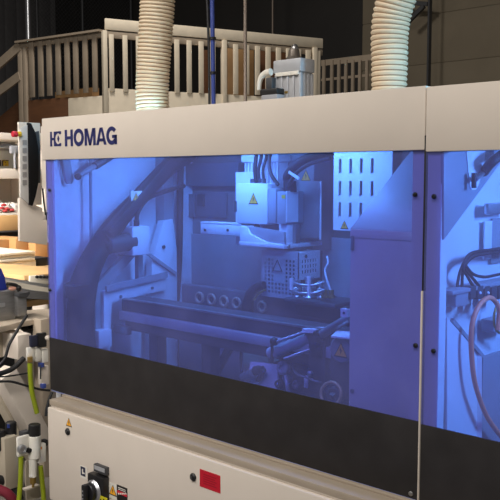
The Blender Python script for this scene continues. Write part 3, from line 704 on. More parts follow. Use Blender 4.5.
# ---------------- perforated guard (sheet with real holes)
gd = thing('perforated_guard', 'perforated grey guard box hanging below the spindle carriage', 'guard', (-1.1, .62, 1.05))
YGd = .585
gx1 = V(298.5, 276, 1, YGd).x; gx0 = V(261.5, 276, 1, YGd).x
gz1 = V(298, 252.5, 1, YGd).z; gz0 = V(298, 300.5, 1, YGd).z
yg1 = V(320, 266, 0, gx1).y
def perforated(o, u, v, nn, W_, H_, holes, th):
    """plate in the u,v plane split into cells; cells marked as holes are left open"""
    us = sorted({0, W_, *[x for h in holes for x in (h[0], h[1])]}); vs = sorted({0, H_, *[x for h in holes for x in (h[2], h[3])]})
    mb = MB(); bm = mb.bm; vert = {}
    def g(i, j):
        if (i, j) not in vert: vert[i, j] = bm.verts.new(o+u*us[i]+v*vs[j])
        return vert[i, j]
    fs = []
    for i in range(len(us)-1):
        for j in range(len(vs)-1):
            cu, cv = (us[i]+us[i+1])/2, (vs[j]+vs[j+1])/2
            if any(h[0] < cu < h[1] and h[2] < cv < h[3] for h in holes): continue
            fs.append(bm.faces.new((g(i,j), g(i+1,j), g(i+1,j+1), g(i,j+1))))
    r = bmesh.ops.extrude_face_region(bm, geom=fs)
    for e in r['geom']:
        if isinstance(e, bmesh.types.BMVert): e.co += nn*th
    return mb
Wd, Hd = gx1-gx0, gz1-gz0
holes = []
for i in range(9):
    for j in range(9):
        if 3 <= i <= 5 and j >= 4: continue
        if i in (3, 4, 5) and j == 3: continue
        u0 = .02+i*(Wd-.034)/9; v0 = .02+j*(Hd-.05)/9
        holes.append((u0, u0+(Wd-.034)/9*.56, v0, v0+(Hd-.05)/9*.62))
perforated(Vector((gx0, YGd, gz0)), Vector((1,0,0)), Vector((0,0,1)), Vector((0,1,0)), Wd, Hd, holes, .004).build('front_sheet', mid_grey, gd)
dl = yg1-YGd; sH = V(309, 253, 0, gx1).z - V(309, 280.5, 0, gx1).z
holes = []
for i in range(6):
    for j in range(3):
        u0 = .025+i*(dl-.04)/6; v0 = sH*.22+j*sH*.19
        holes.append((u0, u0+(dl-.04)/6*.6, v0, v0+sH*.12))
perforated(Vector((gx1, YGd, gz1-sH)), Vector((0,1,0)), Vector((0,0,1)), Vector((-1,0,0)), dl, sH, holes, .004).build('side_sheet', white, gd)
MB().box((gx0, YGd+.03, gz1-.01), (gx1-.004, yg1-.002, gz1)).build('top_plate', mid_grey, gd)
b = MB(); p = Vector((gx1, YGd+dl*.32, gz1-.02)); b.cyl(p, p+Vector((.004,0,0)), .008, n=12); b.build('bolt', dgrey, gd)
c = V(277.5, 266, 1, YGd); s_ = .055
b = MB()
tri = [c+Vector((-s_/2,0,-.022)), c+Vector((s_/2,0,-.022)), c+Vector((0,0,.028))]
for k in range(3): b.bar(tri[k]+Vector((0,-.001,0)), tri[(k+1) % 3]+Vector((0,-.001,0)), .002, .005, up=(0,1,0))
b.build('embossed_triangle', dgrey, gd)
# inner block that hangs from the carriage through the guard
b = MB(); b.box((gx0+.03, YGd+.05, gz0+.06), (gx1-.04, yg1-.05, zk-.001)); tag(b.build('drill_block', dgrey), 'dark drilling block inside the perforated guard', 'drill')

# ---------------- clamp cluster below guard
cl = thing('drill_spindle_unit', 'shiny drill spindle cluster under the guard on a dark table', 'spindle', V(310, 302, 1, .55))
yc = .53
b = MB(); q = V(308, 300, 1, yc); b.box((V(286, 300, 1, yc).x, yc-.02, q.z-.02), (V(338, 300, 1, yc).x, yc+.18, q.z), .006); b.build('table_plate', dgrey, cl)
for px, r, h0, h1 in ((297, 4.2, 280, 299), (309, 6.5, 277, 299), (321, 4.2, 281, 299)):
    a, t_ = V(px, h1, 1, yc+.05), V(px, h0, 1, yc+.05); R = pxr(r, a); H = t_.z-a.z
    b = MB(); b.lathe(a, (0,0,1), [(R*.9,0),(R,H*.1),(R*.7,H*.22),(R*1.05,H*.3),(R*1.05,H*.55),(R*.6,H*.62),(R*.6,H*.85),(R*.8,H*.88),(R*.8,H)], 22); b.build('chuck', alu, cl)
for yy, py in ((.5, 283), (.5, 291)):
    b = MB(); b.tube([V(292, py-1, 1, .52), V(300, py+2, 1, .49), V(312, py+2.5, 1, .49), V(324, py-1, 1, .53)], pxr(1.6, V(300, 285, 1, .5)), n=10); b.build('clamp_ring', alu, cl)
b = MB(); b.bar(V(291.5, 278, 1, .5), V(291.5, 290, 1, .5), .012, .012); b.bar(V(309, 276, 1, .48), V(309, 296, 1, .48), .012, .012); b.build('rod', white, cl)
for px in (325, 331): 
    b = MB(); q = V(px, 298, 1, yc+.02); b.cyl(q, q+Vector((0,0,.035)), .012, n=14); b.cyl(q, q+Vector((0,0,.012)), .018, n=6); b.build('fitting', brass, cl)
b = MB(); b.tube([V(331, 292, 1, .55), V(327, 280, 1, .55), V(325, 270, 1, .56), V(328, 263, 1, .57), V(327, 256, 1, .58)], pxr(1.1, V(325,280,1,.55)), n=8); tag(b.build('clear_tube', white), 'pale curly tube rising right of the drill cluster', 'tube')
b = MB(); fb(b, 296, 304, 345, 319, .56, .16, .006); tag(b.build('drill_pedestal', dgrey), 'dark pedestal carrying the drill cluster table', 'pedestal')

# ---------------- slotted plate
vp = thing('slotted_plate', 'bright white plate with rows of upright slots beside the hood', 'plate', V(353, 232, 1, .42))
yv = .42; vx0 = V(333.5, 195, 1, yv).x; vx1 = V(374, 195, 1, yv).x; vz0 = V(353, 231, 1, yv).z; vz1 = 1.80
slots = []
Wv = vx1-vx0; Hv = vz1-vz0
zz = [(V(353, b_, 1, yv).z-vz0, V(353, a_, 1, yv).z-vz0) for a_, b_ in ((158.5, 173), (181, 195.5), (202.5, 217))]
for px in (339, 349.5, 360, 371):
    u0 = V(px, 195, 1, yv).x-vx0
    for r_, (va, vb) in enumerate(zz): slots.append((u0, u0+.011, va, vb))
perforated(Vector((vx0, yv, vz0)), Vector((1,0,0)), Vector((0,0,1)), Vector((0,1,0)), Wv, Hv, slots, .004).build('slotted_sheet', white, vp)
b = MB(); b.box((vx1, yv, vz0), (vx1+.08, yv+.004, vz1)); b.build('edge_sheet', white, vp)
b = MB()
for u0, u1, va, vb in slots: b.box((vx0+u0-.004, yv-.004, vz0+va), (vx0+u0, yv+.002, vz0+vb))
b.build('louvre_lip', white, vp)
b = MB(); b.box((vx0+.01, yv+.02, vz0+.02), (vx1, yv+.20, vz1), .004); b.build('box_behind', mid_grey, vp)
warn_label(vp, V(344.5, 225, 1, yv), (1,0,0), (0,-1,0), pxr(8, V(344, 225, 1, yv)))

# ---------------- hood
hx0 = V(350, 300, 1, .055).x; hz = V(350, 229, 1, .055).z
hood = thing('dust_hood', 'large grey sheet hood with slanted top behind the window right side', 'hood', (-.2, .25, .6))
top = V(410, 153, 0, hx0)
b = MB(); b.box((hx0, .055, .60), (-.032, .060, hz)); b.build('front_sheet', cream, hood)
b = MB(); sl = [Vector((hx0, .055, hz)), Vector((-.032, .055, hz)), Vector((-.032, top.y, top.z)), Vector((hx0, top.y, top.z))]
b.prism(sl, (0, .003, .005)); b.build('slanted_top', mid_grey, hood)
b = MB(); b.prism([Vector((hx0, .0605, .60)), Vector((hx0, .0605, hz-.001)), Vector((hx0, top.y, top.z-.002)), Vector((hx0, top.y, .60))], (.006, 0, 0)); b.build('side_sheet', mid_grey, hood)
MB().box((hx0, .0515, hz-.028), (-.065, .055, hz), .001).build('bend_flange', cream, hood)
b = MB(); q = V(353, 243, 1, .055); b.box((q.x-.006, .048, q.z-.025), (q.x+.006, .055, q.z+.025), .002); b.build('latch', steel, hood)
p = V(352.5, 391, 1, .055); MB().cyl(p, p-Vector((0,.004,0)), .008, n=12).build('screw', steel, hood)
b = MB(); fb(b, 340.5, 309, 347, 317, .2, .02); o = b.build('tag_plate', white); tag(o, 'small white tag plate with a dot at hood left edge', 'tag')
p = V(344, 313, 1, .199); MB().cyl(p, p-Vector((0,.002,0)), .005, n=10).build('dot', navy, o)

# ---------------- clamp mechanism lower right of bay
cm = thing('pneumatic_clamp', 'pneumatic clamp with rods and barrel at lower right of bay', 'clamp', V(300, 400, 1, .30))
def CP(px, py, y=.28): return V(px, py, 1, y)
b = MB(); b.cyl(CP(273, 353), CP(309, 338, .33), pxr(5.6, CP(290,345)), n=22, bev=.004); b.build('barrel', mid_grey, cm)
b = MB(); b.cyl(CP(270, 354), CP(276, 351.5), pxr(6.4, CP(290,345)), n=22, bev=.004); b.build('barrel_cap', castalu, cm)
b = MB(); b.cyl(CP(276, 342, .26), CP(311, 330, .32), pxr(1.7, CP(290,345)), n=14); b.build('rod', alu, cm)
b = MB(); b.cyl(CP(284, 359, .26), CP(310, 349.5, .31), pxr(1.6, CP(290,345)), n=14); b.build('rod', alu, cm)
b = MB(); b.ball(CP(274, 341.5, .26), pxr(4.4, CP(290,345))); b.build('rod_end', black, cm)
b = MB(); b.cyl(CP(272, 343, .26), CP(272, 362, .26), pxr(1.6, CP(290,345)), n=10); b.build('link_pin', black, cm)
b = MB(); fb(b, 308, 332, 325, 392, .31, .12, .006); b.build('clamp_body', dgrey, cm)
b = MB(); b.prism([CP(302, 329, .30), CP(316, 329.5, .30), CP(327, 326.5, .42), CP(311, 325, .42)], (0,0,-.015)); b.build('top_plate', white, cm)
b = MB(); fb(b, 311, 345, 321, 358, .30, .02, .004); b.build('front_block', black, cm)
b = MB(); q = CP(311, 373.5, .29); b.lathe(q, (0,-1,0), [(.012,0),(.012,.012),(.006,.016),(.0001,.017)], 14); b.build('bright_nut', alu, cm)
b = MB()
for px, py in ((318, 333), (321, 339), (318, 345)): b.lathe(CP(px, py, .305), (0,-1,0), [(.012,0),(.010,.02),(.0001,.022)], 12)
b.build('cap_screw', black, cm)
# bracket plate with black knob
bp = thing('knob_bracket', 'pale bracket plate with a black knob left of the clamp', 'bracket', CP(262, 392, .34))
b = MB(); b.prism([CP(250, 362, .34), CP(262, 363, .34), CP(277, 365, .34), CP(278, 400, .34), CP(246, 392, .34)], (0, .015, 0), .002); b.build('plate', white, bp)
b = MB(); q = CP(263, 369, .335); b.lathe(q, (0,-1,0), [(.014,0),(.014,.02),(.020,.024),(.020,.05),(.012,.055),(.0001,.056)], 20); b.build('knob', black, bp)
b = MB(); b.cyl(CP(258, 380, .33), CP(264, 370, .31), .011, n=12); b.build('stem', black, bp)
b = MB(); b.cyl(CP(243, 377, .33), CP(253, 373, .31), .018, n=16); b.build('nozzle', alu, bp)
b = MB(); b.tube([CP(242, 342, .36), CP(241, 355, .36), CP(241.5, 370, .35), CP(243, 379, .34)], .006, n=8); tag(b.build('thin_hose', rubber), 'thin black hose hanging down to the bracket nozzle', 'hose')
b = MB(); b.prism([CP(243, 346, .40), CP(262, 346, .40), CP(258, 351, .40), CP(243, 351, .40)], (0, .01, 0)); tag(b.build('dark_clip', black), 'small dark clip under the guide beam profile', 'clip')
# gearbox mess under the clamp
gm = thing('gear_unit', 'dark gear unit with fittings and hoses below the clamp barrel', 'gearbox', CP(295, 400, .36))
b = MB(); fb(b, 271, 368, 332, 402, .36, .14, .008); b.build('housing', dgrey, gm)
for px, py, r, m_ in ((285, 368, 7, castalu), (289, 378, 5, steel), (281, 384, 4.4, dgrey), (299, 385, 5, steel)):
    q = CP(px, py, .36); b = MB(); b.lathe(q, (0,-1,.25), [(pxr(r,q),-.01),(pxr(r,q),.02),(pxr(r*.8,q),.026),(pxr(r*.45,q),.026),(pxr(r*.4,q),.018),(.0001,.018)], 22); b.build('cap', m_, gm)
b = MB(); b.tube([CP(286, 376, .34), CP(287, 384, .32), CP(289, 396, .33)], pxr(2.2, CP(286,380)), n=10); b.build('vent_tube', castalu, gm)
b = MB(); b.tube([CP(292, 366, .34), CP(297, 374, .30), CP(308, 378, .29), CP(318, 382, .30), CP(326, 383, .33)], .005, n=8); b.build('hose', steel, gm)
b = MB(); fb(b, 303.5, 376, 307.5, 388, .33, .02, .003); b.build('white_fitting', white, gm)
q = CP(331, 394, .17); b = MB(); b.ring(q, (.1,-1,.3), pxr(11.5, q), pxr(1.8, q), 40, 10); o = b.build('copper_ring', copper); tag(o, 'copper-coloured ring standing low beside the hood', 'ring')
MB().tube([q+Vector((0,.01,0)), q+Vector((0,.05,-.06)), q+Vector((0,.10,-.2))], .012, n=10).build('stand', dgrey, o)
b = MB(); q = CP(333, 396, .185); b.cyl(q, q+Vector((0, .03, 0)), pxr(9, q), n=26, bev=.005); tag(b.build('drum_cap', dgrey), 'dark round drum behind the copper ring', 'drum')
# right box with triangle
wb = thing('warning_box', 'grey round-faced box with warning triangle against the hood edge', 'box', CP(341, 372, .16))
b = MB(); q = CP(340, 350, .20); b.cyl(q, q+Vector((0,.12,0)), pxr(13.5, q), n=32, bev=.006); b.build('round_cover', grey, wb)
b = MB(); b.prism([CP(331, 336, .18), CP(352, 338, .18), CP(352, 331, .30), CP(337, 330.5, .30)], (0, 0, -.006)); b.build('top_plate', white, wb)
warn_label(wb, CP(341, 350.5, .199), (1,0,0), (0,-1,0), pxr(14, CP(341, 350, .2)))
b = MB(); fb(b, 330, 341, 350, 400, .22, .10, .006); b.build('stand', dgrey, wb)
b = MB(); b.cyl(CP(322, 334, .30), CP(349, 318, .30), .018, n=16); tag(b.build('slanted_tube', steel), 'slanted bright tube rising toward the hood from the clamp', 'tube')

# ====================================================== ON TOP OF THE MACHINE
def duct(name, label, pts, r, ribs):
    root = thing(name, label, 'hose', pts[0])
    b = MB(); b.tube(pts, r, n=36, rib=ribs, sub=10); b.build('hose', duct_m, root).data.materials.append(rib_m)
    q = pts[0]; MB().cyl(q, q+Vector((0,0,.05)), (r(0) if callable(r) else r)*1.04, n=36).build('collar', mid_grey, root)
    return root
yd = .50
p0 = V(153, 100, 1, yd); p0.z = 1.93
pts = [p0, Vector((p0.x-.004, yd, 2.1)), V(155, 40, 1, yd), V(157.5, 0, 1, yd), V(159, -60, 1, yd-.02), V(160, -160, 1, yd-.1), V(160, -300, 1, yd-.3)]
duct('extraction_hose', 'left cream ribbed extraction hose rising straight from machine roof', pts, lambda t: pxr(16.6, p0)*(1+.05*min(1, t*3)), .0185)
p0 = V(389, 84, 1, yd); p0.z = 1.93; P0r = pxr(17.3, p0)
pts = [p0, V(389.5, 60, 1, yd), V(389.5, 38, 1, yd), V(391.5, 18, 1, yd), V(396, 0, 1, yd), V(403, -22, 1, yd), V(418, -60, 1, yd), V(440, -120, 1, yd)]
duct('extraction_hose', 'right cream ribbed extraction hose bending right above machine roof', pts, lambda t: P0r*(1+.16*min(1, t*1.7)), .0195)
# motor
ym = .42
mt = thing('servo_motor', 'grey finned motor with lifting eye on the machine roof', 'motor', V(295, 97, 1, ym))
mx1 = V(300.5, 76, 1, ym).x; mx0 = V(274, 76, 1, ym).x; my1 = V(314, 76, 0, mx1).y; mz1 = V(300, 57.5, 1, ym).z
mt.location.z = 1.93
b = MB(); b.box((mx0+.006, ym+.006, 1.93), (mx1-.006, my1-.006, mz1-.01))
for k in range(5):   # front fins, then side fins
    x = mx0+.008+(mx1-mx0-.016)*k/4; b.box((x-.005, ym, 1.93), (x+.005, ym+.01, mz1-.06), .001)
for k in range(4):
    y = ym+.008+(my1-ym-.016)*k/3; b.box((mx1-.01, y-.006, 1.93), (mx1, y+.006, mz1-.06), .001)
b.build('finned_body', castalu, mt)
b = MB(); b.box((mx0-.003, ym-.003, mz1-.055), (mx1+.003, my1+.003, mz1), .005); b.build('end_bell', castalu, mt)
b = MB()
for k in range(3):
    x = mx0+(mx1-mx0)*(.08+.28*k); b.box((x, ym-.006, mz1-.068), (x+.045, ym, mz1-.052), .002)
b.build('cooling_lip', label_w, mt)
c = V(294, 55, 1, ym+.06); c.z = mz1
b = MB(); b.lathe(c, (0,0,1), [(.034,0),(.034,.012),(.026,.02),(.022,.045),(.012,.06),(.0001,.064)], 18); b.build('lifting_eye', mat('bronze_steel', (112, 104, 96), .4, .5), mt)
b = MB(); b.ball(c+Vector((.006,0,.045)), .018, (.8,1,1.4)); b.build('eye_knob', steel, mt)
b = MB(); fb(b, 284.5, 91, 287.5, 93.5, ym-.002, .002); b.build('rating_sticker', brass, mt)
mt2 = thing('cable_plug', 'white angled cable plug on a dark block left of the grey motor', 'plug', V(268, 98, 1, .38))
b = MB(); fb(b, 260, 88.5, 277, 94.5, .38, .06, .004); b.build('dark_block', black, mt2)
b = MB(); fb(b, 261, 94.5, 277, 101, .375, .07, .004); b.build('base', mid_grey, mt2)
b = MB(); fb(b, 265.5, 77.5, 272, 89, .395, .03, .004); b.build('socket', dgrey, mt2)
b = MB(); pts = [V(px, py, 1, .40) for px, py in ((271,72),(266,73),(261.5,77),(259.5,83),(259,90))]; b.tube(pts, lambda t: pxr(3.6-1.4*t, pts[0]), n=14); b.build('elbow', label_w, mt2)

# ====================================================== OUTSIDE, LEFT OF THE MACHINE
def S(px, py, x): return V(px, py, 0, x)
# operator panel
XH = -2.42
hm = thing('operator_panel', 'slim silver and black operator screen seen edge-on beside machine', 'screen', S(30, 240, XH))
b = MB(); b.prism([S(20, 128, XH), S(28.5, 124.5, XH), S(29, 204, XH), S(20.5, 197, XH)], (-.008, 0, 0), .002); b.build('silver_face', mat('silver_paint', (206, 204, 200), .5, .0), hm)
b = MB(); b.prism([S(28, 122.5, XH+.005), S(31.5, 123, XH+.005), S(36, 133, XH+.005), S(39, 150, XH+.005), S(39, 182, XH+.005), S(36, 196, XH+.005), S(33, 206, XH+.005), S(29.3, 204.5, XH+.005)], (-.016, 0, 0), .004); b.build('rear_shell', mat('matt_black', (26, 25, 26), .7, spec=.15), hm)
b = MB(); b.prism([S(36, 132, XH-.03), S(39, 131, XH-.03), S(40.5, 150, XH-.03), S(40.5, 183, XH-.03), S(37, 183, XH-.03)], (-.02, 0, 0)); b.build('back_ridge', dgrey, hm)
b = MB()
for k in range(6): 
    y0 = 140+k*8; b.prism(rectpts(22.5, y0, 26.5, y0+5, 0, XH+.0015), (.003,0,0))
b.build('key', mat('key_grey', (150, 148, 146), .6), hm)
b = MB(); c = S(17, 134.2, XH); c2 = S(12.3, 134, XH); b.cyl(c, c2, pxr(3.0, c), n=18, bev=.003); b.build('stop_button', estop, hm)
b = MB(); c3 = S(20.5, 134, XH); b.cyl(c3, c, pxr(2.7, c), n=18); b.build('stop_collar', yellow, hm)
# bracket/column carrying it
br = thing('panel_mount', 'white sheet column carrying the operator screen', 'bracket', (S(33, 243, -2.5).x, S(33, 243, -2.5).y, 0))
b = MB(); sb(b, 19.5, 122.5, 41, 205, -2.5, .012, .002); b.build('upper_sheet', cream, br)
b = MB(); b.prism([S(19.5, 198, -2.46), S(42.5, 208, -2.46), S(42.5, 220, -2.46), S(47, 220, -2.46), S(47, 245, -2.46), S(20, 241, -2.46)], (-.02, 0, 0), .002); b.build('lower_box', cream, br)
MB().box((-2.47, .27, 1.40), (-2.085, .32, 1.46), .004).build('mounting_arm', cream, br)
tag(MB().tube([S(42.3, 186, -2.3), S(43.5, 198, -2.3), S(45.5, 215, -2.3)], pxr(.9, S(43,200,-2.3)), n=8).build('panel_cable', rubber), 'short black cable beside the operator screen bracket', 'cable')
# rack in the distance
XK = -5.2
rk = thing('storage_rack', 'cream shelving rack far left behind the operator screen', 'rack', (XK-.3, S(0, 200, XK).y, 0))
ya, yb_ = S(-25, 200, XK).y, S(50, 200, XK).y
za = S(5, 131, XK).z
MB().box((XK-.62, ya, 0), (XK-.58, yb_, za), .003).build('back_sheet', cream, rk)
for py, th in ((133, .03), (168.5, .045), (213, .05)):
    z = S(8, py, XK).z; MB().box((XK-.58, ya, z-th*2), (XK, yb_, z), .004).build('shelf', cream, rk)
MB().box((XK-.58, yb_-.05, 0), (XK, yb_, za)).build('upright', cream, rk)
b = MB(); z = S(8, 145.5, XK).z; b.cyl((XK-.12, ya, z), (XK-.12, S(18, 145, XK).y, z), .02, n=12); b.build('hanging_bar', mid_grey, rk)
b = MB(); q = S(14.5, 149, XK+.01); b.box((q.x-.03, q.y-.04, q.z-.04), (q.x+.01, q.y+.04, q.z+.03), .01); b.cyl(q, q+Vector((0,0,-.17)), .012, n=10); o = b.build('hook', mid_grey, rk)
# sign on the rack: letters "orm"
zs0, zs1 = S(4, 168, XK-.01).z, S(4, 149, XK-.01).z
b = MB(); b.box((XK-.5, ya, zs0-.0), (XK-.47, yb_-.06, zs1)); sg = tag(b.build('rack_sign', label_w), 'cream sign on the rack shelf with letters partly cut off at left', 'sign')
xx = XK-.469
def srect(mb, px0, py0, px1, py1, t_=.004): 
    a, c_ = S(px0, py1, xx), S(px1, py0, xx); mb.box((xx-.002, a.y, a.z), (xx+t_, c_.y, c_.z))
b = MB(); srect(b, 2, 160, 8.4, 165.9, .002); b.build('yellow_field', yellow, sg)
b = MB(); srect(b, -2, 160, .9, 161.2); srect(b, -.2, 160, .9, 166); srect(b, -2, 164.8, .9, 166)      # o (right half)
srect(b, 2, 160.5, 2.9, 166); srect(b, 2.9, 160.3, 4.6, 161.3)                                              # r
srect(b, 5.0, 161.8, 5.6, 163.0); srect(b, 5.3, 160.2, 8.4, 161.0); srect(b, 5.5, 164.6, 6.1, 166) # m
b.build('letter', mat('label_brown', (70, 44, 24), .5), sg)
# rags
b = MB()
z = S(8, 213, XK).z
for k in range(22):
    a = random.uniform(-8, 20); q = S(a, 210, XK-.12); rr = random.uniform(.03, .06)
    b.ball((XK-random.uniform(.08, .35), q.y, z+rr*.5+random.uniform(0, .05)*(1-abs(a-7)/16)), rr, (1, random.uniform(.7,1.5), random.uniform(.5, .9)))
for v in b.bm.verts:
    v.co += Vector((random.uniform(-1,1), random.uniform(-1,1), random.uniform(-1,1)))*.008
    v.co.z = max(v.co.z, z+.001)
o = tag(b.build('rag_pile', rag), 'heap of white and red rags on the far rack shelf', 'rags', kind='stuff')
b = MB()
for k in range(5):
    q = S(random.uniform(-4, 17), random.uniform(204, 212), XK-.04); b.ball((q.x+.02, q.y, max(q.z, z+.02)), .016, (1.2, 1.6, .8))
b.build('red_print', ragred, o)
# stacked goods lower
def goods(name, rect_, x, d, m_, label, cat, bev=.003, zb=None):
    b = MB(); sb(b, *rect_, x, d, bev)
    if zb is not None:
        z0 = min(v.co.z for v in b.bm.verts)
        for v in b.bm.verts:
            if v.co.z < z0+.02: v.co.z += zb-z0
    return tag(b.build(name, m_), label, cat)
goods('timber_beam', (-20, 216, 22, 231, ), -4.9, .12, pine, 'tan timber beam under the rack shelf at left edge', 'timber')
goods('cardboard_box', (-15, 240, 12.5, 252, ), -4.6, .3, card, 'wide cardboard box at left edge under the timber beam', 'box', zb=.991)
goods('cardboard_box', (16, 238, 28, 251, ), -4.5, .35, card, 'small cardboard box under the white screen bracket', 'box', zb=.991)
goods('cardboard_box', (35.5, 243, 50, 260, ), -4.4, .4, card, 'tall cardboard box next to the blue window edge', 'box', zb=.991)
goods('dark_bin', (-10, 232, 34, 245, ), -5.0, .3, dgrey, 'dark bin behind the cardboard boxes', 'bin')
goods('black_case', (31, 258, 50, 268, ), -4.0, .3, black, 'flat black case right of the white foam boards', 'case', zb=.991)
pk = thing('packing_table', 'low wooden packing table under the foam boards and cardboard boxes', 'table', (-4.2, 1.1, 0))
MB().box((-5.0, .35, .95), (-3.25, 1.75, .99), .004).build('tabletop', pine, pk)
for xx in (-4.95, -3.35):
    for yy in (.40, 1.65): MB().box((xx, yy, 0), (xx+.06, yy+.06, .95)).build('leg', dgrey, pk)
for k in range(4):
    b = MB(); b.box((-4.5, S(-12+2*k*(k % 2), 256, -3.9).y, S(16, 264.5-3.2*k, -3.9).z if k else .991), (-3.9+.02*(k % 2), S((36, 33.5, 35.5, 34)[k], 256, -3.9).y, S(16, 261.8-3.2*k, -3.9).z), .004)
    tag(b.build('foam_board', foam), ('lowest', 'second lowest', 'second highest', 'topmost')[k]+' white foam board in the stack left of the window', 'board', 'stack of white foam boards')
def slab(name, quad, x, th, m_, label, cat):
    b = MB(); b.prism([S(px, py, x) for px, py in quad], (-th, 0, 0), .002); return tag(b.build(name, m_), label, cat)
# boards lying flat, with visible tops
def flat(name, pxs, z, th, m_, label, cat):
    b = MB(); b.prism([V(px, py, 2, z) for px, py in pxs], (0,0,-th), .002); return tag(b.build(name, m_), label, cat)
flat('pine_board', ((-10,262.5),(50,267),(49,273.5),(24,275.5),(-10,272)), 1.05, .03, pine, 'pale pine board lying flat below the foam boards', 'board')
flat('lower_pine_board', ((3,271.5),(27,275.5),(24,279),(5,276.5)), 1.018, .027, pine, 'honey-edged board end under the pale pine board', 'board')
goods('roller_track', (30, 275, 50, 285, ), -3.1, .05, foam, 'white track with small black rollers beside the window edge', 'track')
o = bpy.data.objects['roller_track']
for px in (36.5, 40, 43.5, 46.5):
    b = MB(); c = S(px, 276.8, -3.098); b.cyl(c, c+Vector((.012,0,0)), pxr(1.5, c), n=12); b.build('roller', black, o)
b = MB(); b.prism([S(5, 277, -3.0), S(50, 285, -3.0), S(50, 288, -3.0), S(5, 279.5, -3.0)], (-.25,0,0)); tag(b.build('fence_profile', alu), 'silver fence profile slanting right behind the blue handle', 'profile')
b = MB(); b.prism([S(5, 279.5, -2.96), S(50, 288.5, -2.96), S(50, 293, -2.96), S(5, 285.5, -2.96)], (-.25,0,0)); tag(b.build('cream_track', foam), 'cream track strip below the silver fence profile', 'track')
b = MB(); b.prism([S(20, 289, -2.9), S(50, 292.5, -2.9), S(50, 300, -2.9), S(20, 298, -2.9)], (-.2,0,0)); tag(b.build('grey_rail', steel), 'grey steel rail below the cream track strip', 'rail')
goods('pine_plank', (24, 299.5, 50, 310, ), -2.97, .05, pine, 'tan plank end on the pale table beside window edge', 'board', zb=.878)
flat('conveyor_table', ((-12,318),(16,311),(50,308.5),(50,317),(24,321),(-12,330)), .877, .03, sill_m, 'pale flat table top left of the machine', 'table')
b = MB(); sb(b, -10, 291.5, 15.5, 321, -2.65, .25, .004)
for v in b.bm.verts: v.co.z += .001 if v.co.z < .95 else 0
o = tag(b.build('steel_block', steel), 'brushed steel block on the pale table at left edge', 'block')
b = MB(); sb(b, -6, 303.5, 5.5, 307.5, -2.642, .01, .003); b.build('bright_screw', alu, o)
b = MB(); b.prism([S(-10, 264, -2.7), S(2, 268, -2.7), S(5.5, 277, -2.7), S(8, 290.5, -2.7), S(-10, 292, -2.7)], (-.12, 0, 0), .01); tag(b.build('blue_handle', bluehandle), 'cobalt blue handle piece standing on the steel block', 'handle')
tl = thing('black_clamp_lever', 'black clamp lever with grey post beside the steel block', 'lever', S(24, 315, -2.62))
b = MB(); pts = [S(px, py, -2.6) for px, py in ((7,284),(12,284.5),(17,286),(19,291))]; b.tube(pts, pxr(1.8, pts[0]), n=12); b.ball(S(18.5, 288, -2.6), pxr(3, pts[0])); b.build('lever', black, tl)
b = MB(); sb(b, 17.5, 294, 27.5, 316, -2.62, .1, .01); b.build('post', steel, tl)
b = MB(); b.prism([S(19, 294, -2.6), S(30, 291, -2.6), S(30.5, 294, -2.6), S(27, 298, -2.6), S(19, 297.5, -2.6)], (-.11, 0, 0), .006); b.build('head', dgrey, tl)
b = MB(); q = S(12.5, 288.5, -2.605); b.ball(q, pxr(3, q), (1, 1.4, .7)); tag(b.build('pink_grip', skin), 'small pale pink grip under the black lever', 'grip')
# below the table
goods('motor_housing', (-10, 324, 14, 336, ), -2.75, .2, black, 'black motor body under the left end of the table', 'motor', zb=0)
b = MB(); 
for k in range(6):
    q = S(25+random.uniform(0, 16), 322+random.uniform(0, 6), -2.62-random.uniform(0, .1)); b.ball(q, pxr(4.5, q), (1, 1.3, .9))
tag(b.build('cable_chain', black), 'black bunched cable chain under the table near the machine', 'cable chain')
goods('table_leg', (41, 319, 50, 345, ), -2.5, .08, sill_m, 'beige table leg beside the black cable chain', 'leg', zb=0) .name = 'leg_support'
goods('machine_housing', (-20, 345, 60, 520, ), -3.0, .2, cream, 'large cream machine housing panel at far left', 'machine', zb=0)
goods('cross_beam', (18, 334.5, 31.5, 359, ), -2.45, .3, cream, 'cream square beam end below the table', 'beam')
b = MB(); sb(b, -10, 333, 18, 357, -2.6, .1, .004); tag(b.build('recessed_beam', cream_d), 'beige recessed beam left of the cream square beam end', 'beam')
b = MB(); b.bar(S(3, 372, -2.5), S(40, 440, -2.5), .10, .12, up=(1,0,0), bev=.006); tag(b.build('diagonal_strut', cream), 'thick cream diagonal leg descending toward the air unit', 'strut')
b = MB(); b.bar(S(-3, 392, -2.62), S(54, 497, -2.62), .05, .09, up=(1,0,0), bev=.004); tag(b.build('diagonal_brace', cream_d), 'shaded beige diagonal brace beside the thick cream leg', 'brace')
b = MB(); b.tube([S(27, 315, -2.38), S(17, 331, -2.36), S(9, 345, -2.36), S(4, 360, -2.36), S(-8, 372, -2.38)], pxr(1.5, S(10,340,-2.36)), n=10); tag(b.build('black_cable', rubber), 'black cable sweeping down left from the table underside', 'cable')
b = MB(); b.tube([S(24, 358, -2.38), S(16, 366, -2.38), S(8, 371, -2.38), S(-8, 376, -2.38)], pxr(2.6, S(10,340,-2.36)), n=10); tag(b.build('black_hose', rubber), 'thick short black hose below the cream square beam', 'hose')
b = MB(); b.tube([S(-6, 382, -2.3), S(10, 381.5, -2.3), S(24, 385, -2.3), S(38, 389, -2.3), S(50, 390.5, -2.28)], pxr(1.2, S(10,340,-2.36)), n=10); tag(b.build('thin_cable', rubber), 'thin black cable slung across to the black panel', 'cable')
b = MB(); b.tube([S(-6, 377, -2.36), S(10, 376, -2.36), S(28, 373, -2.36)], pxr(.8, S(10,340,-2.36)), n=8); tag(b.build('thin_cable', rubber), 'finest black cable passing behind the lime hose', 'cable')
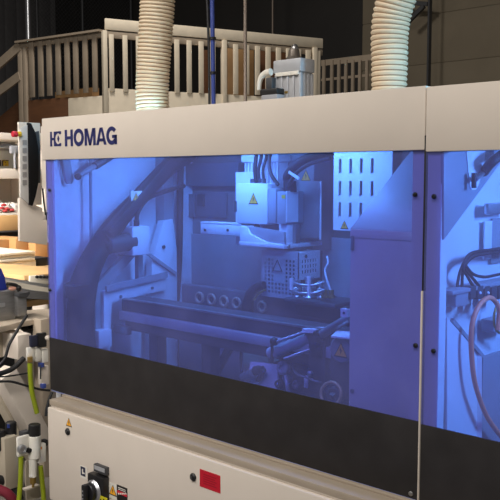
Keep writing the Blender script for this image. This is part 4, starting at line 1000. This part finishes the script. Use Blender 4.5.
b = MB(); b.tube([S(52, 392, -2.1), S(49, 400, -2.1), S(47, 408, -2.1), S(46, 416, -2.1)], pxr(1.5, S(48,400,-2.1)), n=10); tag(b.build('edge_cable', rubber), 'short black cable hanging at the cabinet corner', 'cable')
# valve manifold
XV = -2.2
vm = thing('valve_manifold', 'white pneumatic valve manifold with black plugs at window corner', 'valve', S(38, 362, XV))
b = MB(); sb(b, 28, 347.5, 35, 361, XV, .02, .003); b.build('valve_body', label_w, vm)
b = MB(); sb(b, 35.7, 347.5, 41.5, 361.5, XV, .02, .003); b.build('valve_body', label_w, vm)
b = MB(); sb(b, 42.3, 349, 48.5, 362.5, XV, .02, .003); b.build('valve_body', label_w, vm)
b = MB(); sb(b, 31, 335.5, 38, 347, XV+.01, .02, .004); b.build('solenoid', mat('blue_black', (38, 42, 62), .4), vm)
b = MB(); sb(b, 38.6, 333, 47, 347.5, XV+.015, .025, .005); b.build('solenoid', black, vm)
b = MB(); q = S(47.5, 338, XV+.02); b.ball(q, pxr(2.5, q)); b.build('cap', cream, vm)
b = MB(); sb(b, 41, 363, 44.5, 367.5, XV+.005, .03, .003); b.build('push_fitting', blue, vm)
b = MB(); sb(b, 43, 388-4, 46.5, 387+1.5, XV+.005, .03, .003); b.build('push_fitting', blue, vm)
b = MB(); q = S(40.5, 370, XV); b.cyl(S(40.5, 365, XV), S(40.5, 379, XV), pxr(.8, q), n=8); b.build('drain_pin', dgrey, vm)
b = MB(); sb(b, 42.5, 366, 49, 385, XV-.01, .04, .003); b.build('rear_plate', cream, vm)
def lime_hose(pts, x, label):
    P = [S(px, py, x) for px, py in pts]; b = MB(); b.tube(P, pxr(2.5, P[0]), n=12); tag(b.build('lime_hose', lime), label, 'hose', 'lime air hoses')
lime_hose(((30, 363), (30.3, 376), (32, 392), (34.5, 403), (37, 413)), -2.19, 'lime green hose dropping from the valve manifold')
q = S(30, 362, -2.19); tag(MB().cyl(q, q+Vector((0,0,.025)), pxr(2.8, q), n=14).build('hose_fitting', brass), 'brass fitting atop the lime hose under the manifold', 'fitting')
# air preparation unit
XA = -2.12
fr = thing('air_filter_regulator', 'white and silver air filter regulator beside the cabinet', 'regulator', S(33, 482, XA))
b = MB(); p = S(34.5, 424, XA); q = S(34.5, 436, XA); b.cyl(q, p, pxr(6, p), n=26, bev=.004); b.build('regulator_knob', black, fr)
b = MB(); p = S(34.5, 435, XA); q = S(34.5, 458, XA); b.cyl(q, p, pxr(6.3, p), n=24, bev=.004); b.build('body', label_w, fr)
b = MB(); p = S(33, 457, XA); q = S(33, 477, XA); b.cyl(q, p, pxr(4.0, p), n=22, bev=.004); b.build('filter_bowl', label_w, fr)
b = MB(); p = S(33, 477, XA); q = S(33, 483, XA); b.cyl(q, p, pxr(3.0, p), n=16); b.cyl(S(33, 487, XA), q, pxr(1.4, p), n=10); b.build('drain', brass, fr)
b = MB(); sb(b, 18, 436, 30, 456, XA+.0, .02, .006); b.build('shutoff_body', label_w, fr)
p = S(21.5, 449, XA+.003); b = MB(); b.lathe(p, (1,0,0), [(pxr(4.6,p),-.005),(pxr(4.6,p),.012),(pxr(3.4,p),.016),(pxr(2.8,p),.008),(.0001,.008)], 26); b.build('gauge', alu, fr)
p = S(28, 450, XA+.003); b = MB(); b.cyl(p, p+Vector((.014,0,0)), pxr(2.6, p), n=18); b.build('gauge_port', black, fr)
b = MB(); sb(b, 38.5, 444, 46.5, 463, XA+.02, .03, .006); b.build('outlet_block', label_w, fr)
b = MB(); sb(b, 40, 447, 42, 449.5, XA+.0225, .003); b.build('orange_mark', mat('orange_print', (220, 140, 40), .5), fr)
b = MB(); sb(b, 44.5, 440, 48, 446, XA, .03, .003); b.build('outlet_cap', black, fr)
b = MB(); sb(b, 23, 431.5, 31, 436, XA-.02, .04, .003); b.build('mount_clip', dgrey, fr)
b = MB(); sb(b, 26, 459, 40, 500, XA-.07, .01, .002); b.build('mounting_plate', cream_d, fr)
lime_hose(((21, 457), (20.8, 470), (20, 488), (18, 512)), XA, 'lime green hose hanging below the gauge')
lime_hose(((40.5, 466), (42, 480), (43.5, 496), (44, 512)), XA, 'lime green hose hanging below the outlet block by the cabinet')
goods('terminal_strip', (25, 487, 40, 489, ), XA-.02, .03, cream, 'thin pale strip below the filter bowl', 'strip')
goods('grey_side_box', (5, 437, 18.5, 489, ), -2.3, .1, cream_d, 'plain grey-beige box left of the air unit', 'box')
for i, (px0, px1, py0, py1, lb) in enumerate(((5.5, 16.5, 421.5, 445, 'tall black round cap with blue mark above the grey side box'), (-6, 5.5, 430, 450, 'lower black round cap at the left edge'))):
    p, q = S((px0+px1)/2, py0, -2.36), S((px0+px1)/2, py1, -2.36); b = MB(); b.cyl(q, p, pxr((px1-px0)/2, p), n=24, bev=.006); o = tag(b.build('round_plug', black), lb, 'plug')
    if i == 0:
        b = MB(); b.prism(rectpts(7, 424, 9.5, 428, 0, -2.36+pxr(4.6, p)), (.004,0,0)); b.build('blue_mark', blue, o)
b = MB(); sb(b, -10, 445, 8, 460, -2.42, .15, .005); tag(b.build('cap_block', dgrey), 'dark block beneath the black round caps', 'block')
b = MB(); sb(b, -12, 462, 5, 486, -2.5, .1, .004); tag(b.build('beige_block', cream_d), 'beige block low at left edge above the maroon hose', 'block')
b = MB(); b.tube([S(-14, 486, -2.25), S(0, 490, -2.22), S(9, 495, -2.2), S(17, 506, -2.2)], pxr(5, S(5,490,-2.2)), n=16); tag(b.build('maroon_hose', pink), 'maroon hose curving through the bottom left corner', 'hose')
b = MB(); b.tube([S(-14, 478, -2.35), S(2, 480, -2.33), S(13, 486, -2.33), S(20, 500, -2.3)], pxr(4.5, S(5,490,-2.2)), n=16); tag(b.build('dark_hose', rubber), 'dark hose above the maroon hose at bottom left', 'hose')

# ====================================================== LIGHT
def area(name, loc, tgt, size, power, col, sy=None, spread=None):
    d = bpy.data.lights.new(name, 'AREA'); d.energy = power; d.color = col; d.size = size
    if sy: d.shape = 'RECTANGLE'; d.size_y = sy
    if spread: d.spread = math.radians(spread)
    o = bpy.data.objects.new(name, d); C.objects.link(o); o.location = loc
    o.rotation_euler = (Vector(tgt)-Vector(loc)).to_track_quat('-Z', 'Y').to_euler(); return o
WARM = (1, .935, .872)
area('warehouse_or_fill_lamp', (-2.5, -4.3, 6.8), (-1.4, 0, 1.2), 1.6, 176, WARM, 1.6)
area('warehouse_or_fill_lamp', (2.5, -5.0, 7.0), (0, 0, 1.0), 1.6, 300, WARM, 1.6)
area('mezzanine_lamp', (-7.0, 4.0, 7.4), (-8.5, 6.0, 3.2), 1.2, 235, WARM, 1.2)
area('rack_fill', (-3.6, -2.4, 4.2), (-4.6, 1.3, 1.2), .6, 80, WARM, .6, 70)  # added narrow-spread fill to brighten the far rack, not a known fixture
area('warehouse_or_fill_lamp', (-.4, -4.4, 4.6), (-2.9, .2, 1.0), .7, 12, WARM, .7, 50)  # unseen narrow fill, put in to lift the operator panel side
area('left_fill', (-6.0, -3.0, 5.0), (-2.6, .2, .6), 1.0, 48, WARM, 1.0).name = 'warehouse_or_fill_lamp'  # extra fill added to brighten the lower left of the machine
LED = (.22, .64, 1)
def led(loc, L, power, tilt):
    o = area('bay_lamp', loc, (loc[0], loc[1], 0), L, power, LED, .06); o.rotation_euler = (0, math.radians(tilt), 0)
led((-1.55, .42, 1.90), .9, 20, 10)
led((-.72, .22, 1.90), .5, 11, 6)
led((.85, .40, 1.895), .5, 42, 45)
w = bpy.data.worlds.new('world'); bpy.context.scene.world = w; w.use_nodes = True
w.node_tree.nodes['Background'].inputs[0].default_value = (1, .95, .88, 1); w.node_tree.nodes['Background'].inputs[1].default_value = .12
vs = bpy.context.scene.view_settings
vs.view_transform = 'Standard'; vs.look = 'None'; vs.gamma = 1; vs.exposure = 0; vs.use_curve_mapping = False
bpy.context.scene.cycles.transparent_max_bounces = 16
